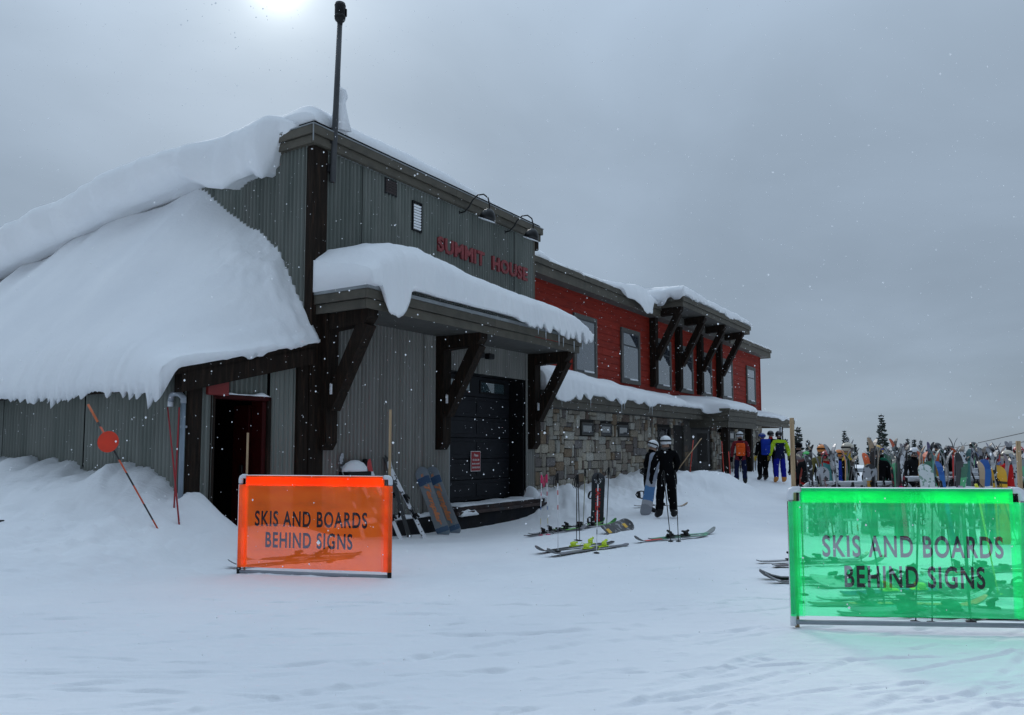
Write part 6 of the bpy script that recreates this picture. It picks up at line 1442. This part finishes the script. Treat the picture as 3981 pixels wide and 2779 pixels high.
# ---------------------------------------------------------------- trees beyond the summit, lift ropes, falling snow
M_BARK = mat('bark', (.05, .04, .032), .9, .3, 6); M_NEEDLE = mat('fir_needles', (.020, .032, .026), .8, .35, 5)
def fir(label, pxl, d, ytop, H, seed, wide=1.0):
    x = px(pxl, d); ztop = CAM_H + (1002 - ytop) / F_PX * d; base = ztop - H; q = random.Random(seed); root = thing('fir_tree', label, 'tree', (x, d, base), (0, 0, 0), 'firs beyond the summit edge')
    MB().tube([(0, 0, -3), (0, 0, H * .5), (0, 0, H)], [.16, .09, .01], 7).build('trunk', M_BARK, root, True)
    cr = MB(); sn = MB(); z = .25
    while z < H - .05:
        t = 1 - z / H; rr = (.16 + 1.05 * t ** .8) * wide * H / 8; nb = max(4, int(5 + 5 * t))
        for k in range(nb):
            a = q.uniform(0, 2 * PI); ln = rr * q.uniform(.55, 1.1); dr = Vector((math.cos(a), math.sin(a), 0)); sd = Vector((-math.sin(a), math.cos(a), 0)); up = q.uniform(-.35, .05); w = ln * q.uniform(.22, .36)
            tip = dr * ln + Vector((0, 0, z + up * ln)); mid = dr * ln * .55 + Vector((0, 0, z + up * ln * .45 + .03))
            b0 = Vector((0, 0, z + .06)); l_, r_ = mid + sd * w, mid - sd * w; dn = Vector((0, 0, -.10 - .06 * ln))
            cr.add([b0, l_ + dn, tip, r_ + dn, mid + Vector((0, 0, .03)), mid + dn * 1.8], [(0, 1, 4), (1, 2, 4), (2, 3, 4), (3, 0, 4), (0, 5, 1), (1, 5, 2), (2, 5, 3), (3, 5, 0)])
            for e in (-1, 1):                       # side sprays
                m0 = mid + sd * e * w * .4; tp = m0 + (dr * .5 + sd * e).normalized() * w * 1.6 + Vector((0, 0, -.08)); cr.add([m0, m0 + dr * .14, tp, m0 + dn], [(0, 1, 2), (1, 3, 2), (3, 0, 2)])
            if q.random() < .55: o_ = Vector((0, 0, .035)); sn.add([b0 + o_, mid + sd * w * .8 + o_ * .3, tip * .96 + b0 * .04 + o_, mid - sd * w * .8 + o_ * .3, mid + o_ * 2.6], [(0, 1, 4), (1, 2, 4), (2, 3, 4), (3, 0, 4)])
        z += q.uniform(.13, .22) * H / 8
    cr.add([(-.05, 0, H - .5), (.05, 0, H - .5), (0, .05, H - .5), (0, 0, H + .1)], [(0, 1, 3), (1, 2, 3), (2, 0, 3)])
    c = cr.build('crown', M_NEEDLE, root, fix=False); sn.build('snow_load', M_SNOW, c, fix=False)
trees = [(1976, 62, 928, 8.6, 1.0, 'tall dark fir rising above the racks, tallest of all'), (1788, 52, 957, 6.2, 1.3, 'snow laden fir right behind the wooden stake'), (1760, 60, 983, 5.0, 1.1, 'small fir just left of the wooden stake'), (1752, 66, 990, 5.0, .9, 'slim fir left of the small fir by the stake'), (1810, 64, 985, 5.2, .9, 'thin fir right of the stake'), (1836, 70, 994, 5.0, .9, 'little fir above the orange helmet'), (1892, 66, 965, 6.4, .8, 'narrow fir above the cream helmet'), (1898, 68, 977, 5.8, .8, 'shorter fir leaning close to the narrow one'), (1915, 70, 995, 5.0, .9, 'small fir left of the orange edged ski'), (1947, 68, 979, 5.6, .9, 'middle sized fir left of the tallest fir'), (2033, 72, 983, 5.8, .9, 'fir right of the green jacket'), (2048, 70, 983, 5.8, 1.0, 'bushy fir right of the green jacket'), (2062, 76, 986, 5.6, .9, 'fir above the white lined snowboard'), (1969, 66, 985, 5.2, .9, 'low fir in front of the tallest fir')]
for i, (pxl, d, yt, H, w, lb) in enumerate(trees): fir(lb, pxl, d, yt, H, 100 + i, w)
def rope(label, pts):
    P = [Vector((px(a, d), d, CAM_H + (1002 - y) / F_PX * d)) for a, y, d in pts]; o = MB().tube(P, .022, 6).build('lift_cable', M_BLACKM, None, True); tag(o, label, 'cable')
rope('upper lift cable sloping down behind the racks', [(2420, 943, 30), (2296, 970, 36), (2154, 1001, 46), (2060, 1016, 56), (1960, 1028, 70)])
rope('lower lift cable sloping down behind the racks', [(2420, 965, 31), (2296, 990, 37), (2226, 1004.5, 42), (2156, 1017, 48), (2040, 1030, 60)])
# scraps on the snow
for pxl, d, lb in ((11, 10.9, 'small dark scrap lying on the snow at the left edge'),):
    o = MB().box((0, 0, .01), (.10, .06, .03), .008, rot=Matrix.Rotation(.4, 3, 'Z')).build('litter_scrap', M_BLACK, None, False, gpt(pxl, d)); tag(o, lb, 'scrap')
def snowfall():
    q = np.random.default_rng(4); n = 17000; Y = 1.3 + 26 * q.random(n) ** .9; X = q.uniform(-.75, .75, n) * (Y + 1.5); Z = q.uniform(0.05, 9.5, n)
    keep = Z > terrain(X, Y) + .05; X, Y, Z = X[keep], Y[keep], Z[keep]; n = len(X); r = q.uniform(.0022, .0068, n) * np.where(Y < 4, .55, 1.0)
    off = np.array([(1, 0, 0), (-1, 0, 0), (0, 1, 0), (0, -1, 0), (0, 0, 1.1), (0, 0, -1.1)], float)
    V = np.stack([X, Y, Z], -1)[:, None, :] + off[None] * r[:, None, None] * q.uniform(.7, 1.3, (n, 6, 1))
    tri = np.array([(0, 2, 4), (2, 1, 4), (1, 3, 4), (3, 0, 4), (2, 0, 5), (1, 2, 5), (3, 1, 5), (0, 3, 5)]); F = (tri[None] + (np.arange(n) * 6)[:, None, None]).reshape(-1, 3)
    me = bpy.data.meshes.new('falling_snow'); me.from_pydata(V.reshape(-1, 3).tolist(), [], F.tolist()); me.materials.append(mat('snowflake', (.9, .91, .93), .8, .02)); me.update()
    tag(link('falling_snow', me), 'light snowflakes drifting through the air', 'snowflakes', kind='stuff')
snowfall()
